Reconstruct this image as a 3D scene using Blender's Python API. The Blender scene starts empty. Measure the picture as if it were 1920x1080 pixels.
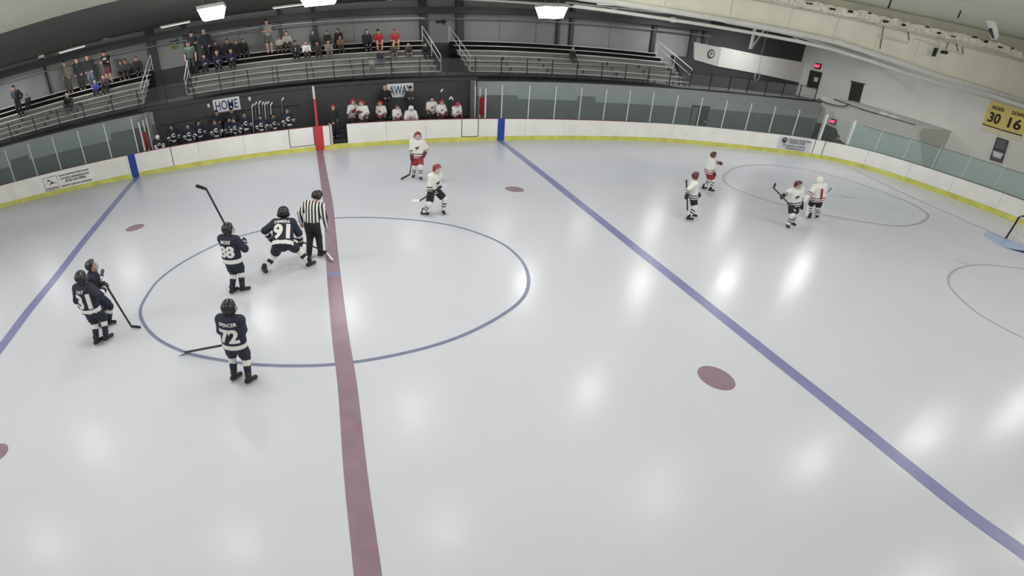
import bpy, bmesh, math, random
import numpy as np
from mathutils import Vector, Matrix, Euler

SC = bpy.context.scene
COL = SC.collection
rnd = random.Random(7)

# ------------------------------------------------------------------ camera
# wide lens on the near side of the rink, polynomial lens curve with a shifted centre
CAM = np.array([-0.6800910371, -11.1639157507, 5.1851387044])
ROT = np.array([[0.9909126155, 0.0246397221, -0.1322311330],
                [0.0914242775, 0.5977011508, 0.7964891310],
                [0.0986599712, -0.8013402638, 0.5900169418]])   # rows: camera right, up, back
CX, CY = 504.2017, 689.8448
LENS = np.array([0.0562938662, 0.000669571725, -5.58495967e-05, 7.19650568e-07])
MM = 36.0 / 1920.0
cd = bpy.data.cameras.new('camera')
cam = bpy.data.objects.new('camera', cd)
COL.objects.link(cam)
SC.camera = cam
cd.type = 'PANO'
cd.panorama_type = 'FISHEYE_LENS_POLYNOMIAL'
cd.fisheye_fov = math.radians(300)
cd.sensor_width = 36.0
cd.fisheye_polynomial_k0 = 0.0
cd.fisheye_polynomial_k1, cd.fisheye_polynomial_k2, cd.fisheye_polynomial_k3, cd.fisheye_polynomial_k4 = [-float(k) for k in LENS]
cd.shift_x = (960 - CX) / 1920.0
cd.shift_y = (CY - 540) / 1080.0
cd.clip_start, cd.clip_end = 0.05, 300
m = Matrix([[*ROT.T[i], CAM[i]] for i in range(3)] + [[0, 0, 0, 1]])
cam.matrix_world = m

# ------------------------------------------------------------------ world, exposure
SC.view_settings.view_transform = 'Standard'
SC.view_settings.look = 'None'
SC.view_settings.gamma = 1.0
SC.view_settings.use_curve_mapping = False
SC.view_settings.exposure = 0.0
try:
    SC.cycles.use_denoising = True
    SC.cycles.max_bounces = 5
    SC.cycles.diffuse_bounces = 3
    SC.cycles.glossy_bounces = 2
    SC.cycles.transparent_max_bounces = 12
except Exception:
    pass
w = bpy.data.worlds.new('world'); SC.world = w; w.use_nodes = True
w.node_tree.nodes['Background'].inputs[0].default_value = (0.75, 0.8, 0.85, 1)
w.node_tree.nodes['Background'].inputs[1].default_value = 0.05
LAMP_POWER = 38.0
STRIP_POWER = 80.0

# ------------------------------------------------------------------ pixel -> place
def ray(u, v):
    dx, dy = u - CX, CY - v
    r = math.hypot(dx, dy); q = r * MM
    t = LENS[0]*q + LENS[1]*q**2 + LENS[2]*q**3 + LENS[3]*q**4
    c = np.array([math.sin(t)*dx/r, math.sin(t)*dy/r, -math.cos(t)])
    return ROT.T @ c
def on(u, v, ax, val):
    d = ray(u, v); return CAM + d * (val - CAM[ax]) / d[ax]
def gz(u, v, h=0.0): return on(u, v, 2, h)
def gy(u, v, y): return on(u, v, 1, y)
def gx(u, v, x): return on(u, v, 0, x)
def G(x):                      # the far side of the building steps down slowly towards the end wall
    return 1.0 - 0.0055 * min(max(x, 0.0), 40.0)

# ------------------------------------------------------------------ materials
MATS = {}
def lin(c):
    return tuple(((x/255)/12.92 if x/255 <= 0.04045 else ((x/255+0.055)/1.055)**2.4) for x in c)
def mat(name, rgb, rough=0.6, metal=0.0, noise=0.0, scale=6.0, spec=0.5, coat=0.0, alpha=None):
    if name in MATS: return MATS[name]
    M = bpy.data.materials.new(name); M.use_nodes = True
    nt = M.node_tree; b = nt.nodes['Principled BSDF']
    c = lin(rgb)
    b.inputs['Base Color'].default_value = (*c, 1)
    b.inputs['Roughness'].default_value = rough
    b.inputs['Metallic'].default_value = metal
    b.inputs['Specular IOR Level'].default_value = spec
    b.inputs['Coat Weight'].default_value = coat
    if noise > 0:
        tc = nt.nodes.new('ShaderNodeTexCoord'); n = nt.nodes.new('ShaderNodeTexNoise')
        n.inputs['Scale'].default_value = scale; n.inputs['Detail'].default_value = 5
        r = nt.nodes.new('ShaderNodeValToRGB')
        r.color_ramp.elements[0].position = 0.3; r.color_ramp.elements[1].position = 0.7
        r.color_ramp.elements[0].color = (*[max(0, x*(1-noise)) for x in c], 1)
        r.color_ramp.elements[1].color = (*[min(1, x*(1+noise)) for x in c], 1)
        nt.links.new(tc.outputs['Object'], n.inputs['Vector'])
        nt.links.new(n.outputs['Fac'], r.inputs['Fac'])
        nt.links.new(r.outputs['Color'], b.inputs['Base Color'])
    MATS[name] = M
    return M
def emit(name, rgb, s):
    if name in MATS: return MATS[name]
    M = mat(name, rgb, 0.4)
    b = M.node_tree.nodes['Principled BSDF']
    b.inputs['Emission Color'].default_value = (*lin(rgb), 1); b.inputs['Emission Strength'].default_value = s
    return M
def glass_mat(name, tint, haze, hazecol=(190, 200, 200)):
    if name in MATS: return MATS[name]
    M = bpy.data.materials.new(name); M.use_nodes = True
    nt = M.node_tree; nt.nodes.clear()
    o = nt.nodes.new('ShaderNodeOutputMaterial'); t = nt.nodes.new('ShaderNodeBsdfTransparent')
    g = nt.nodes.new('ShaderNodeBsdfGlossy'); d = nt.nodes.new('ShaderNodeBsdfDiffuse')
    f = nt.nodes.new('ShaderNodeFresnel'); f.inputs['IOR'].default_value = 1.25
    a = nt.nodes.new('ShaderNodeMixShader'); b = nt.nodes.new('ShaderNodeMixShader')
    t.inputs['Color'].default_value = (*tint, 1); g.inputs['Roughness'].default_value = 0.08
    d.inputs['Color'].default_value = (*lin(hazecol), 1)
    a.inputs[0].default_value = haze
    nt.links.new(t.outputs[0], a.inputs[1]); nt.links.new(d.outputs[0], a.inputs[2])
    nt.links.new(f.outputs[0], b.inputs[0]); nt.links.new(a.outputs[0], b.inputs[1]); nt.links.new(g.outputs[0], b.inputs[2])
    nt.links.new(b.outputs[0], o.inputs[0])
    MATS[name] = M
    return M

# ------------------------------------------------------------------ mesh helpers
def mesh(name, V, F, mats, idx=None, smooth=False):
    me = bpy.data.meshes.new(name)
    me.from_pydata([tuple(map(float, v)) for v in V], [], [tuple(int(i) for i in f) for f in F])
    if not isinstance(mats, (list, tuple)): mats = [mats]
    for M in mats: me.materials.append(M)
    if idx is not None: me.polygons.foreach_set('material_index', np.asarray(idx, dtype=np.int32))
    if smooth: me.polygons.foreach_set('use_smooth', np.ones(len(me.polygons), dtype=bool))
    me.update()
    return me
def obj(name, data, parent=None, loc=(0, 0, 0), rz=0.0):
    o = bpy.data.objects.new(name, data); COL.objects.link(o)
    o.location = tuple(float(c) for c in loc); o.rotation_euler = (0, 0, rz)
    if parent is not None: o.parent = parent
    return o
def tag(o, label=None, cat=None, group=None, kind=None):
    if label: o['label'] = label
    if cat: o['category'] = cat
    if group: o['group'] = group
    if kind: o['kind'] = kind
    return o
def join(*parts):
    V, F = [], []
    for v, f in parts:
        n = len(V); V += list(v); F += [tuple(i + n for i in q) for q in f]
    return V, F
HEX = [(0, 3, 2, 1), (4, 5, 6, 7), (0, 1, 5, 4), (1, 2, 6, 5), (2, 3, 7, 6), (3, 0, 4, 7)]
def box(x0, x1, y0, y1, z0, z1):
    return [(x0, y0, z0), (x1, y0, z0), (x1, y1, z0), (x0, y1, z0), (x0, y0, z1), (x1, y0, z1), (x1, y1, z1), (x0, y1, z1)], list(HEX)
def gbox(x0, x1, y0, y1, z0, z1):        # box whose heights follow G(x)
    a, b = G(x0), G(x1)
    return [(x0, y0, z0*a), (x1, y0, z0*b), (x1, y1, z0*b), (x0, y1, z0*a), (x0, y0, z1*a), (x1, y0, z1*b), (x1, y1, z1*b), (x0, y1, z1*a)], list(HEX)
def quadbox(p0, p1, n, t, z0a, z1a, z0b=None, z1b=None):   # wall piece between two ground points, thickness t along n
    z0b = z0a if z0b is None else z0b; z1b = z1a if z1b is None else z1b
    q0 = (p0[0]+n[0]*t, p0[1]+n[1]*t); q1 = (p1[0]+n[0]*t, p1[1]+n[1]*t)
    V = [(*p0, z0a), (*p1, z0b), (*q1, z0b), (*q0, z0a), (*p0, z1a), (*p1, z1b), (*q1, z1b), (*q0, z1a)]
    return V, list(HEX)
def tube(pts, r, n=8, cap=True):
    pts = [Vector(p) for p in pts]; V, F = [], []
    rs = r if isinstance(r, (list, tuple)) else [r]*len(pts)
    for i, p in enumerate(pts):
        d = (pts[min(i+1, len(pts)-1)] - pts[max(i-1, 0)]).normalized()
        a = d.cross(Vector((0, 0, 1)) if abs(d.z) < 0.9 else Vector((1, 0, 0))).normalized(); b = d.cross(a)
        for k in range(n):
            t = 2*math.pi*k/n
            V.append(tuple(p + (a*math.cos(t) + b*math.sin(t))*rs[i]))
    for i in range(len(pts)-1):
        for k in range(n):
            F.append((i*n+k, (i+1)*n+k, (i+1)*n+(k+1) % n, i*n+(k+1) % n))
    if cap:
        F.append(tuple(range(n))); F.append(tuple(reversed(range((len(pts)-1)*n, len(pts)*n))))
    return V, F
def strip(left, right, z):                # flat ribbon
    n = len(left)
    V = [(p[0], p[1], z) for p in left] + [(p[0], p[1], z) for p in right]
    F = [(i, i+1, n+i+1, n+i) for i in range(n-1)]
    return V, F
def ribbon(pts, wd, z, closed=False):
    pts = [np.array(p[:2], float) for p in pts]; L, Rr = [], []
    n = len(pts)
    for i in range(n):
        a = pts[(i-1) % n] if closed else pts[max(i-1, 0)]
        b = pts[(i+1) % n] if closed else pts[min(i+1, n-1)]
        d = (b-a)/np.linalg.norm(b-a); nn = np.array([-d[1], d[0]])
        ww = wd[i] if isinstance(wd, (list, tuple)) else wd
        L.append(pts[i]-nn*ww/2); Rr.append(pts[i]+nn*ww/2)
    if closed: L.append(L[0]); Rr.append(Rr[0])
    return strip(L, Rr, z)
def spline(pts, n=12, closed=False):
    P = [np.array(p, float) for p in pts]; out = []
    N = len(P); segs = N if closed else N-1
    for i in range(segs):
        p0 = P[(i-1) % N] if closed or i > 0 else 2*P[0]-P[1]
        p1 = P[i]; p2 = P[(i+1) % N]
        p3 = P[(i+2) % N] if closed or i+2 < N else 2*P[-1]-P[-2]
        for k in range(n):
            t = k/n
            out.append(0.5*((2*p1) + (-p0+p2)*t + (2*p0-5*p1+4*p2-p3)*t*t + (-p0+3*p1-3*p2+p3)*t**3))
    if not closed: out.append(P[-1])
    return out
def part(name, vf, M, parent, label=None, smooth=False):
    o = obj(name, mesh(name, vf[0], vf[1], M, smooth=smooth), parent)
    if label: o['label'] = label
    return o
def struct(name, vf, M, label=None, smooth=False):
    o = obj(name, mesh(name, vf[0], vf[1], M, smooth=smooth)); o['kind'] = 'structure'
    if label: o['label'] = label
    return o
def text_vf(s, size, bold=0.0, depth=0.0, spacing=1.0):
    c = bpy.data.curves.new('t', 'FONT'); c.body = s; c.size = size; c.align_x = 'CENTER'; c.align_y = 'CENTER'
    c.offset = bold; c.extrude = depth; c.resolution_u = 3; c.space_character = spacing
    o = bpy.data.objects.new('t', c); COL.objects.link(o)
    me = bpy.data.meshes.new_from_object(o)
    V = [tuple(v.co) for v in me.vertices]; F = [tuple(p.vertices) for p in me.polygons]
    bpy.data.objects.remove(o); bpy.data.curves.remove(c); bpy.data.meshes.remove(me)
    return V, F
def place_text(vf, origin, right, up, width=None):
    V, F = vf
    A = np.array(V)
    A[:, :2] -= (A[:, :2].max(0) + A[:, :2].min(0))/2
    k = 1.0 if width is None else width/(A[:, 0].max()-A[:, 0].min())
    r = np.array(right, float); r /= np.linalg.norm(r); u = np.array(up, float); u /= np.linalg.norm(u); n = np.cross(r, u)
    o = np.array(origin, float)
    return [tuple(o + r*a[0]*k + u*a[1] + n*a[2]) for a in A], F

# ================================================================== the rink
M_ice = mat('ice', (200, 203, 213), 0.16, noise=0.02, scale=0.35, spec=0.10)
def ice_nodes(M):
    nt = M.node_tree; b = nt.nodes['Principled BSDF']
    tc = nt.nodes.new('ShaderNodeTexCoord'); n = nt.nodes.new('ShaderNodeTexNoise'); n.inputs['Scale'].default_value = 0.8; n.inputs['Detail'].default_value = 3
    mp = nt.nodes.new('ShaderNodeMapRange'); mp.inputs['To Min'].default_value = 0.15; mp.inputs['To Max'].default_value = 0.27
    nt.links.new(tc.outputs['Object'], n.inputs['Vector']); nt.links.new(n.outputs['Fac'], mp.inputs['Value'])
    nt.links.new(mp.outputs['Result'], b.inputs['Roughness'])
ice_nodes(M_ice)
M_red = mat('ice_red', (142, 121, 134), 0.25, noise=0.08, scale=2.5, spec=0.10)
M_blue = mat('ice_blue', (129, 131, 173), 0.25, noise=0.08, scale=2.5, spec=0.10)
M_cline = mat('ice_circle_blue', (120, 128, 154), 0.3, noise=0.1, scale=4, spec=0.10)
M_rline = mat('ice_circle_red', (168, 166, 174), 0.3, noise=0.06, scale=4, spec=0.10)
M_crease = mat('ice_crease', (164, 180, 218), 0.25, noise=0.05, scale=3, spec=0.10)
M_board = mat('board_white', (236, 236, 232), 0.35, noise=0.05, scale=1.3, spec=0.4)
M_kick = mat('kick_yellow', (206, 206, 104), 0.4, noise=0.16, scale=2.0)
M_cap = mat('cap_red', (128, 52, 62), 0.4)
M_capg = mat('cap_grey', (92, 96, 100), 0.4)
M_bred = mat('board_red', (190, 58, 66), 0.4, noise=0.06)
M_bblue = mat('board_blue', (36, 66, 160), 0.4, noise=0.06)
M_seam = mat('seam_dark', (52, 54, 56), 0.6)
M_alu = mat('aluminium', (214, 216, 216), 0.35, 0.2)
M_glass = glass_mat('rink_glass', (0.93, 0.97, 0.96), 0.05)
M_glass2 = glass_mat('rink_glass_hazy', (0.84, 0.92, 0.91), 0.22, (186, 204, 202))
M_conc = mat('concrete', (112, 114, 114), 0.8, noise=0.1, scale=2)

YB = 14.4
PATH = [(-30.0, YB), (-20, YB), (-10, YB), (0, YB), (10, YB), (16, YB+0.02), (19.4, YB), (22.2, 14.08), (26.2, 13.15), (29.2, 12.35), (31.0, 11.45), (31.9, 10.6), (32.5, 9.2),
        (32.65, 7.4), (32.6, 5.5), (32.5, 3.6), (32.3, 2.0), (32.05, 0.6), (31.6, -4), (31.2, -11.8)]
pp = spline(PATH, 24)
plen = [0.0]
for a, b in zip(pp[:-1], pp[1:]): plen.append(plen[-1] + float(np.linalg.norm(b-a)))
plen = np.array(plen); PX = np.array([p[0] for p in pp]); PY = np.array([p[1] for p in pp])
def along(s):
    x, y = np.interp(s, plen, PX), np.interp(s, plen, PY)
    x2, y2 = np.interp(s+0.05, plen, PX), np.interp(s+0.05, plen, PY); x1, y1 = np.interp(s-0.05, plen, PX), np.interp(s-0.05, plen, PY)
    d = np.array([x2-x1, y2-y1]); d /= np.linalg.norm(d)
    return np.array([x, y]), d, np.array([-d[1], d[0]])     # point, tangent, outward normal
def s_of_x(x):           # on the straight and first part of the corner
    k = int(np.argmax(PX)); return float(np.interp(x, PX[:k], plen[:k]))
def hb(s):               # board height
    return float(np.interp(s, [0, s_of_x(2), s_of_x(19), s_of_x(29), s_of_x(32.4), plen[-1]*0.86, plen[-1]], [1.32, 1.30, 1.09, 1.09, 1.05, 0.98, 0.9]))
def hg(s):               # glass top height
    return float(np.interp(s, [0, s_of_x(-9), s_of_x(10.5), s_of_x(18.5), s_of_x(23), s_of_x(28.5), s_of_x(31), s_of_x(32.4), plen[-1]*0.86, plen[-1]], [3.2, 3.2, 2.95, 2.76, 2.66, 2.58, 2.45, 2.25, 2.02, 1.9]))

# ice sheet and the concrete around it
ice_pts = [(p[0], p[1]) for p in pp] + [(-30, -11.8)]
me = mesh('floor', [(x, y, 0.0) for x, y in ice_pts] + [(x, y, -0.15) for x, y in ice_pts],
          [tuple(reversed(range(len(ice_pts))))] + [(i, (i+1) % len(ice_pts), len(ice_pts)+(i+1) % len(ice_pts), len(ice_pts)+i) for i in range(len(ice_pts))], M_ice)
if me.polygons[0].normal.z < 0: me.flip_normals()
floor = tag(obj('floor', me), 'pale scuffed ice sheet with painted lines', kind='structure')
struct('floor_walkway', box(-32, 42, -15, 24, -0.3, -0.16), M_conc, 'grey concrete floor behind the boards')

def mark(name, vf, M, label): return part(name, vf, M, floor, label)
red = [(599.5, 283), (607, 330), (615, 380), (620, 445), (625.5, 512), (637, 620), (651, 720), (667, 890), (690, 1079)]
rp = [gz(*p)[:2] for p in red]; rp = [np.array([rp[0][0]+0.02, YB])] + rp + [rp[-1] + (rp[-1]-rp[-2])]
mark('red_line', ribbon(spline(rp, 5), 0.33, 0.004), M_red, 'dull red centre line across the ice')
bl = [(940.5, 266), (1010, 320), (1090, 384), (1180, 456), (1260, 519), (1340, 583), (1450, 671), (1560, 758), (1700, 871), (1812, 960), (1920, 1037)]
bp_ = [gz(*p)[:2] for p in bl]; bp_ = [np.array([bp_[0][0]+0.05, YB])] + bp_ + [bp_[-1]+1.2*(bp_[-1]-bp_[-2])]
mark('blue_line', ribbon(spline(bp_, 4), 0.34, 0.004), M_blue, 'dull blue line on the side of the goal')
bl = [(255, 334), (200, 400), (150, 461), (104, 521), (54, 582), (0, 654), (-60, 728)]
bp_ = [gz(*p)[:2] for p in bl]; bp_ = [np.array([bp_[0][0]-0.05, YB])] + bp_ + [bp_[-1]+1.2*(bp_[-1]-bp_[-2])]
mark('blue_line', ribbon(spline(bp_, 4), 0.34, 0.004), M_blue, 'dull blue line beside the navy players')
cc = [(263, 584), (272, 560), (295, 528), (330, 500), (374, 474.5), (430, 449), (500, 430), (570, 414), (640, 408.5), (699, 408), (780, 413), (840, 421.5), (887, 434), (940, 456), (975, 485), (990, 515), (988, 545), (970, 570), (928, 599), (870, 628), (803, 651), (720, 670), (640, 682), (562, 686), (470, 683), (390, 671), (340, 658), (295, 635), (270, 608)]
mark('faceoff_circle', ribbon(spline([gz(*p)[:2] for p in cc], 5, True), 0.085, 0.003, True), M_cline, 'thin blue centre faceoff circle')
ec = [(1358, 329), (1362, 345), (1395, 361), (1430, 373), (1467, 383), (1530, 399), (1592, 412), (1640, 419), (1685, 424), (1722, 419), (1739, 408), (1735, 397), (1707, 381), (1670, 366), (1630, 351), (1590, 338), (1555, 328), (1500, 316), (1450, 310), (1414, 309.5), (1380, 314)]
mark('faceoff_circle', ribbon(spline([gz(*p)[:2] for p in ec], 5, True), 0.12, 0.003, True), M_rline, 'faint end faceoff circle around the goaltender')
ec = [(2010, 520), (1960, 508), (1920, 504), (1880, 499), (1836, 496), (1800, 502), (1783, 513), (1778, 527), (1788, 547), (1829, 584), (1870, 609), (1920, 634), (1980, 660)]
mark('faceoff_circle', ribbon(spline([gz(*p)[:2] for p in ec], 5), 0.075, 0.003), M_rline, 'faint end faceoff circle below the goal')
gl = [(1579, 308), (1630, 332), (1695, 363), (1760, 392), (1851, 432), (1886, 447), (1960, 478)]
mark('goal_line', ribbon(spline([gz(*p)[:2] for p in gl], 4), 0.11, 0.003), M_rline, 'thin faded goal line')
for a, b in [((1490, 360), (1603, 371)), ((1660, 424), (1684, 434)), ((1706, 424), (1726, 434)), ((1790, 486), (1815, 497)), ((1565, 360), (1602, 377))]:
    mark('hash_mark', ribbon([gz(*a)[:2], gz(*b)[:2]], 0.07, 0.003), M_rline, 'short faded faceoff hash mark')
def disc(c, rx, ry, z, n=28):
    V = [(c[0]+rx*math.cos(2*math.pi*k/n), c[1]+ry*math.sin(2*math.pi*k/n), z) for k in range(n)]
    return V, [tuple(range(n))]
for (u, v, du), nm in zip([(253, 427, 17), (965, 355, 17), (1343, 708.5, 32), (-6, 849, 14)], ['faceoff dot beside the navy players', 'faceoff dot near the away bench', 'faceoff dot beside the long blue line', 'faceoff dot cut off by the edge of the ice in view']):
    c = gz(u, v); e = gz(u+du, v); r = max(0.24, float(np.linalg.norm(e-c)))
    mark('faceoff_dot', disc(c, min(r, 0.36), min(r, 0.36), 0.003), M_red, 'dull red ' + nm)
c = gz(626, 513); mark('centre_spot', disc(c, 0.15, 0.15, 0.006), M_blue, 'small blue spot at centre ice')
cr = [(1843, 440), (1850, 434), (1872, 441), (1886, 447), (1925, 464), (1985, 492), (2000, 486), (1950, 480), (1915, 476), (1882, 464), (1862, 454)]
cv = [gz(*p) for p in cr]
mark('goal_crease', ([(p[0], p[1], 0.0025) for p in cv], [tuple(range(len(cv)))]), M_crease, 'pale blue goal crease')
# skate scuffs
M_scuff = mat('scuff', (244, 245, 247), 0.6)

# ---------------------------------------------------------------- dasher boards
boards = obj('wall_boards', None); tag(boards, 'white dasher boards with a yellow kick plate around the ice', kind='structure')
def piece(s0, s1, z0, z1, out, thick, n=1):         # curved wall piece; z may be functions of s
    f0 = z0 if callable(z0) else (lambda s: z0); f1 = z1 if callable(z1) else (lambda s: z1)
    V, F = [], []
    for i in range(n+1):
        s = s0+(s1-s0)*i/n; p, d, nn = along(s)
        a = p + nn*out; b = a + nn*thick
        V += [(a[0], a[1], f0(s)), (b[0], b[1], f0(s)), (b[0], b[1], f1(s)), (a[0], a[1], f1(s))]
        if i:
            k = 4*(i-1)
            for j in range(4): F.append((k+j, k+(j+1) % 4, k+4+(j+1) % 4, k+4+j))
    F.append((3, 2, 1, 0)); k = 4*n; F.append((k, k+1, k+2, k+3))
    return V, F
S = s_of_x
XR = 0.68     # red line on the boards
brk = [-30, -27.2, -24.6, -22, -19.4, -17.0, -14.6, -12.2, -9.6, -7.07, -5.6, -3.2, -0.84, 0.46, 1.25]
brk2 = [2.15, 4.2, 6.3, 8.27, 9.19, 11.9, 14.3, 16.7, 19.1, 21.5, 24.0, 26.5, 28.2, 30.35, 30.85]
ss = [S(x) for x in brk]; ss2 = [S(x) for x in brk2]
ss2 += [ss2[-1] + 2.35*k for k in range(1, 9)]; ss2 = [s for s in ss2 if s < plen[-1]-0.1] + [plen[-1]-0.06]
for seq in (ss, ss2):
    for a, b in zip(seq[:-1], seq[1:]):
        n = 1 if PX[np.searchsorted(plen, a)] < 18 else 6
        part('board_panel', piece(a+0.006, b-0.006, 0.235, lambda s: hb(s)-0.03, 0.0, 0.09, n), M_board, boards)
        part('kick_plate', piece(a+0.004, b-0.004, 0.0, 0.23, -0.012, 0.1, n), M_kick, boards)
        part('cap_rail', piece(a, b, lambda s: hb(s)-0.029, hb, -0.01, 0.13, n), M_cap if PX[np.searchsorted(plen, a)] < 18 else M_capg, boards)
    part('seam_backing', piece(seq[0], seq[-1], 0.02, lambda s: hb(s)-0.04, 0.05, 0.03, 60), M_seam, boards)
part('door_sill', piece(S(1.25), S(2.15), 0.0, 0.26, -0.012, 0.14), M_kick, boards)
for x, M, nm in ((-9.28, M_bblue, 'blue'), (10.5, M_bblue, 'blue'), (XR, M_bred, 'red')):
    w_ = 0.2 if nm == 'blue' else 0.23
    part('board_stripe', piece(S(x-w_), S(x+w_), 0.0, lambda s: hb(s)+0.002, -0.016, 0.006), M, boards, nm + ' painted stripe up the boards')
# gate outlines
for x0, x1, zb in ((-0.84, 0.43, 0.3), (8.27, 9.19, 0.24), (30.35, 30.85, 0.1)):
    for x in (x0, x1):
        part('gate_joint', piece(S(x)-0.02, S(x)+0.02, zb, lambda s: hb(s)-0.02, -0.004, 0.004), M_seam, boards)
    if x0 < 20: part('gate_joint', piece(S(x0), S(x1), zb, zb+0.035, -0.004, 0.004), M_seam, boards)
part('gate_joint', piece(S(-7.09), S(-7.05), 0.24, lambda s: hb(s)-0.02, -0.004, 0.004), M_seam, boards)
# opened player door swung in beside the gap
dz = hb(S(1.25))
od = obj('open_gate', None, None, (1.29, YB+0.13, 0)); tag(od, 'white bench gate swung open beside the gap in the boards', 'gate')
part('gate_panel', box(0.0, 0.07, 0.02, 0.82, 0.27, dz-0.03), M_board, od)
part('gate_edge', box(0.0, 0.1, -0.03, 0.02, 0.25, dz), M_alu, od, 'bare metal gate edge')
part('gate_latch', box(0.07, 0.12, 0.6, 0.7, 0.9, 1.0), M_seam, od)

# ---------------------------------------------------------------- glass and posts
glass = obj('wall_glass', None); tag(glass, 'clear rink glass on white posts along the boards', kind='structure')
gs = [S(-8.83)-1.555*k for k in range(0, 14)]
gs2 = [S(10.49)+1.56*k for k in range(0, 27)]; gs2 = [s for s in gs2 if s < plen[-1]-0.2]
for seq in (gs, gs2):
    for s in seq:
        p, d, nn = along(s); wide = 0.05 if PY[np.searchsorted(plen, s)] > 11.9 else 0.024
        q0 = p-d*wide/2+nn*0.02
        part('glass_post', quadbox(tuple(q0), tuple(q0+d*wide), nn, 0.05, hb(s), hg(s)), M_alu, glass)
    for a, b in zip(sorted(seq)[:-1], sorted(seq)[1:]):
        M = M_glass2 if PX[np.searchsorted(plen, a)] > 31.5 else M_glass
        part('glass_pane', piece(a+0.03, b-0.03, hb, lambda s: hg(s)-0.08, 0.035, 0.012, 3), M, glass)
# black top trim of the end glass
sE = S(32.0)
part('glass_trim', piece(sE, plen[-1]-0.2, lambda s: hg(s)-0.1, lambda s: hg(s)-0.075, 0.03, 0.03, 20), M_capg, glass)
for u0, v0, t in ((1549, 269, 0.11), (1590, 277, 0.11)):          # two stout door posts in the corner
    b = gz(u0, v0, 1.05); k = int(np.argmin((PX-b[0])**2+(PY-b[1])**2)); s = plen[k]
    p, d, nn = along(s)
    part('door_post', quadbox(tuple(p-d*t/2+nn*0.0), tuple(p+d*t/2), nn, 0.1, hb(s), hg(s)+0.05), M_alu, glass)

# ================================================================== building shell
M_wallup = mat('wall_grey_light', (158, 164, 166), 0.7, noise=0.05, scale=1.2)
M_walllo = mat('wall_grey_dark', (104, 110, 111), 0.7, noise=0.05, scale=1.2)
M_bench_wall = mat('bench_wall_black', (62, 63, 66), 0.6, noise=0.06, scale=1.5)
M_back = mat('back_wall_grey', (142, 144, 144), 0.8, noise=0.05, scale=0.8)
M_colm = mat('column_dark', (62, 64, 66), 0.6, noise=0.08)
M_black = mat('black_metal', (24, 25, 27), 0.45)
M_endw = mat('end_wall_cream', (232, 231, 227), 0.75, noise=0.04, scale=0.7)
M_white_wall = mat('white_wall', (232, 231, 226), 0.7, noise=0.04, scale=1)
M_ceil = mat('ceiling_cream', (198, 198, 180), 0.6, noise=0.05, scale=0.9)
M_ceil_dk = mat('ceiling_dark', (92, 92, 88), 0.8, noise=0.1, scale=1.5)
M_fascia = mat('fascia_foil', (234, 232, 216), 0.42, noise=0.05, scale=1.1)
M_pipe = mat('pipe_white', (214, 214, 208), 0.45, noise=0.06, scale=3)
M_steel = mat('steel_grey', (128, 130, 130), 0.5, 0.3)
M_alubench = mat('bench_aluminium', (205, 205, 202), 0.5, 0.15, noise=0.08, scale=3)
M_riser = mat('riser_grey', (148, 148, 145), 0.7, noise=0.12, scale=2.5)
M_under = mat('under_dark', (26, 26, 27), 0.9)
M_door = mat('door_brown', (50, 46, 42), 0.6, noise=0.08)
M_tread = mat('stand_deck', (98, 99, 98), 0.8, noise=0.1, scale=2)

YW, YK, XE = 16.8, 22.3, 40.0
HP, HC = 3.36, 8.3
# wall under the stands (behind the benches and the rink glass)
wp = struct('wall_platform', gbox(-30, 36.4, YW, YW+0.25, -0.16, HP), M_wallup, 'grey wall under the stands with a darker lower half')
def dado(x0, x1, z1, M=M_walllo, nm='dado_panel'): part(nm, gbox(x0, x1, YW-0.015, YW, -0.15, z1), M, wp)
dado(-30, -17.9, 1.95); dado(-17.9, -16.6, 2.35); dado(-16.6, -11.0, 2.0); dado(-11.0, -8.27, 2.4)
dado(-8.25, 10.0, HP-0.002, M_bench_wall, 'bench_backing')
dado(10.0, 12.5, 2.3); dado(12.5, 16.4, 2.06); dado(16.4, 17.6, 2.36); dado(17.6, 24.8, 2.0); dado(26.4, 36.3, 2.0)
part('wall_cap', gbox(-30, 36.4, YW-0.03, YW+0.28, HP, HP+0.05), M_black, wp)
d1 = obj('door_1', None); tag(d1, 'dark door in the grey wall behind the rink glass', kind='structure')
part('door_leaf', gbox(24.85, 26.35, YW-0.03, YW-0.016, -0.15, 2.2), M_door, d1)
part('door_pane', gbox(24.95, 25.4, YW-0.04, YW-0.031, 0.4, 2.05), M_walllo, d1)
part('door_handle', gbox(26.1, 26.2, YW-0.08, YW-0.031, 1.0, 1.1), M_alu, d1)
# platform deck and back wall
struct('floor_stand', gbox(-30, 40, YW+0.25, YK, HP-0.25, HP-0.02), M_tread, 'grey concourse deck of the stands')
wb = struct('wall_back', gbox(-30, 30.2, YK, YK+0.3, 0, HC+0.6), M_back, 'tall dull grey wall behind the stands')
for x, w_ in [(-8.85, 0.55), (-6.6, 0.34), (-0.55, 0.2), (1.55, 0.24), (8.45, 0.5), (10.85, 0.5), (17.75, 0.2), (18.75, 0.26), (25.3, 0.3), (28.75, 0.5), (29.75, 0.36), (-16.5, 0.06), (-22, 0.4)]:
    part('column', gbox(x-w_/2, x+w_/2, YK-0.22, YK, HP, HC), M_colm, wb)
for x0, x1 in ((-8.6, -6.75), (8.7, 10.6)):
    part('dado_panel', gbox(x0, x1, YK-0.02, YK, HP, 5.35), M_colm, wb)
part('eave_beam', gbox(-30, 30.2, YK-0.5, YK-0.02, 7.75, 8.2), M_colm, wb)
part('eave_beam', gbox(-30, 30.2, YK-0.3, YK-0.02, 7.35, 7.42), M_steel, wb)
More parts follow.
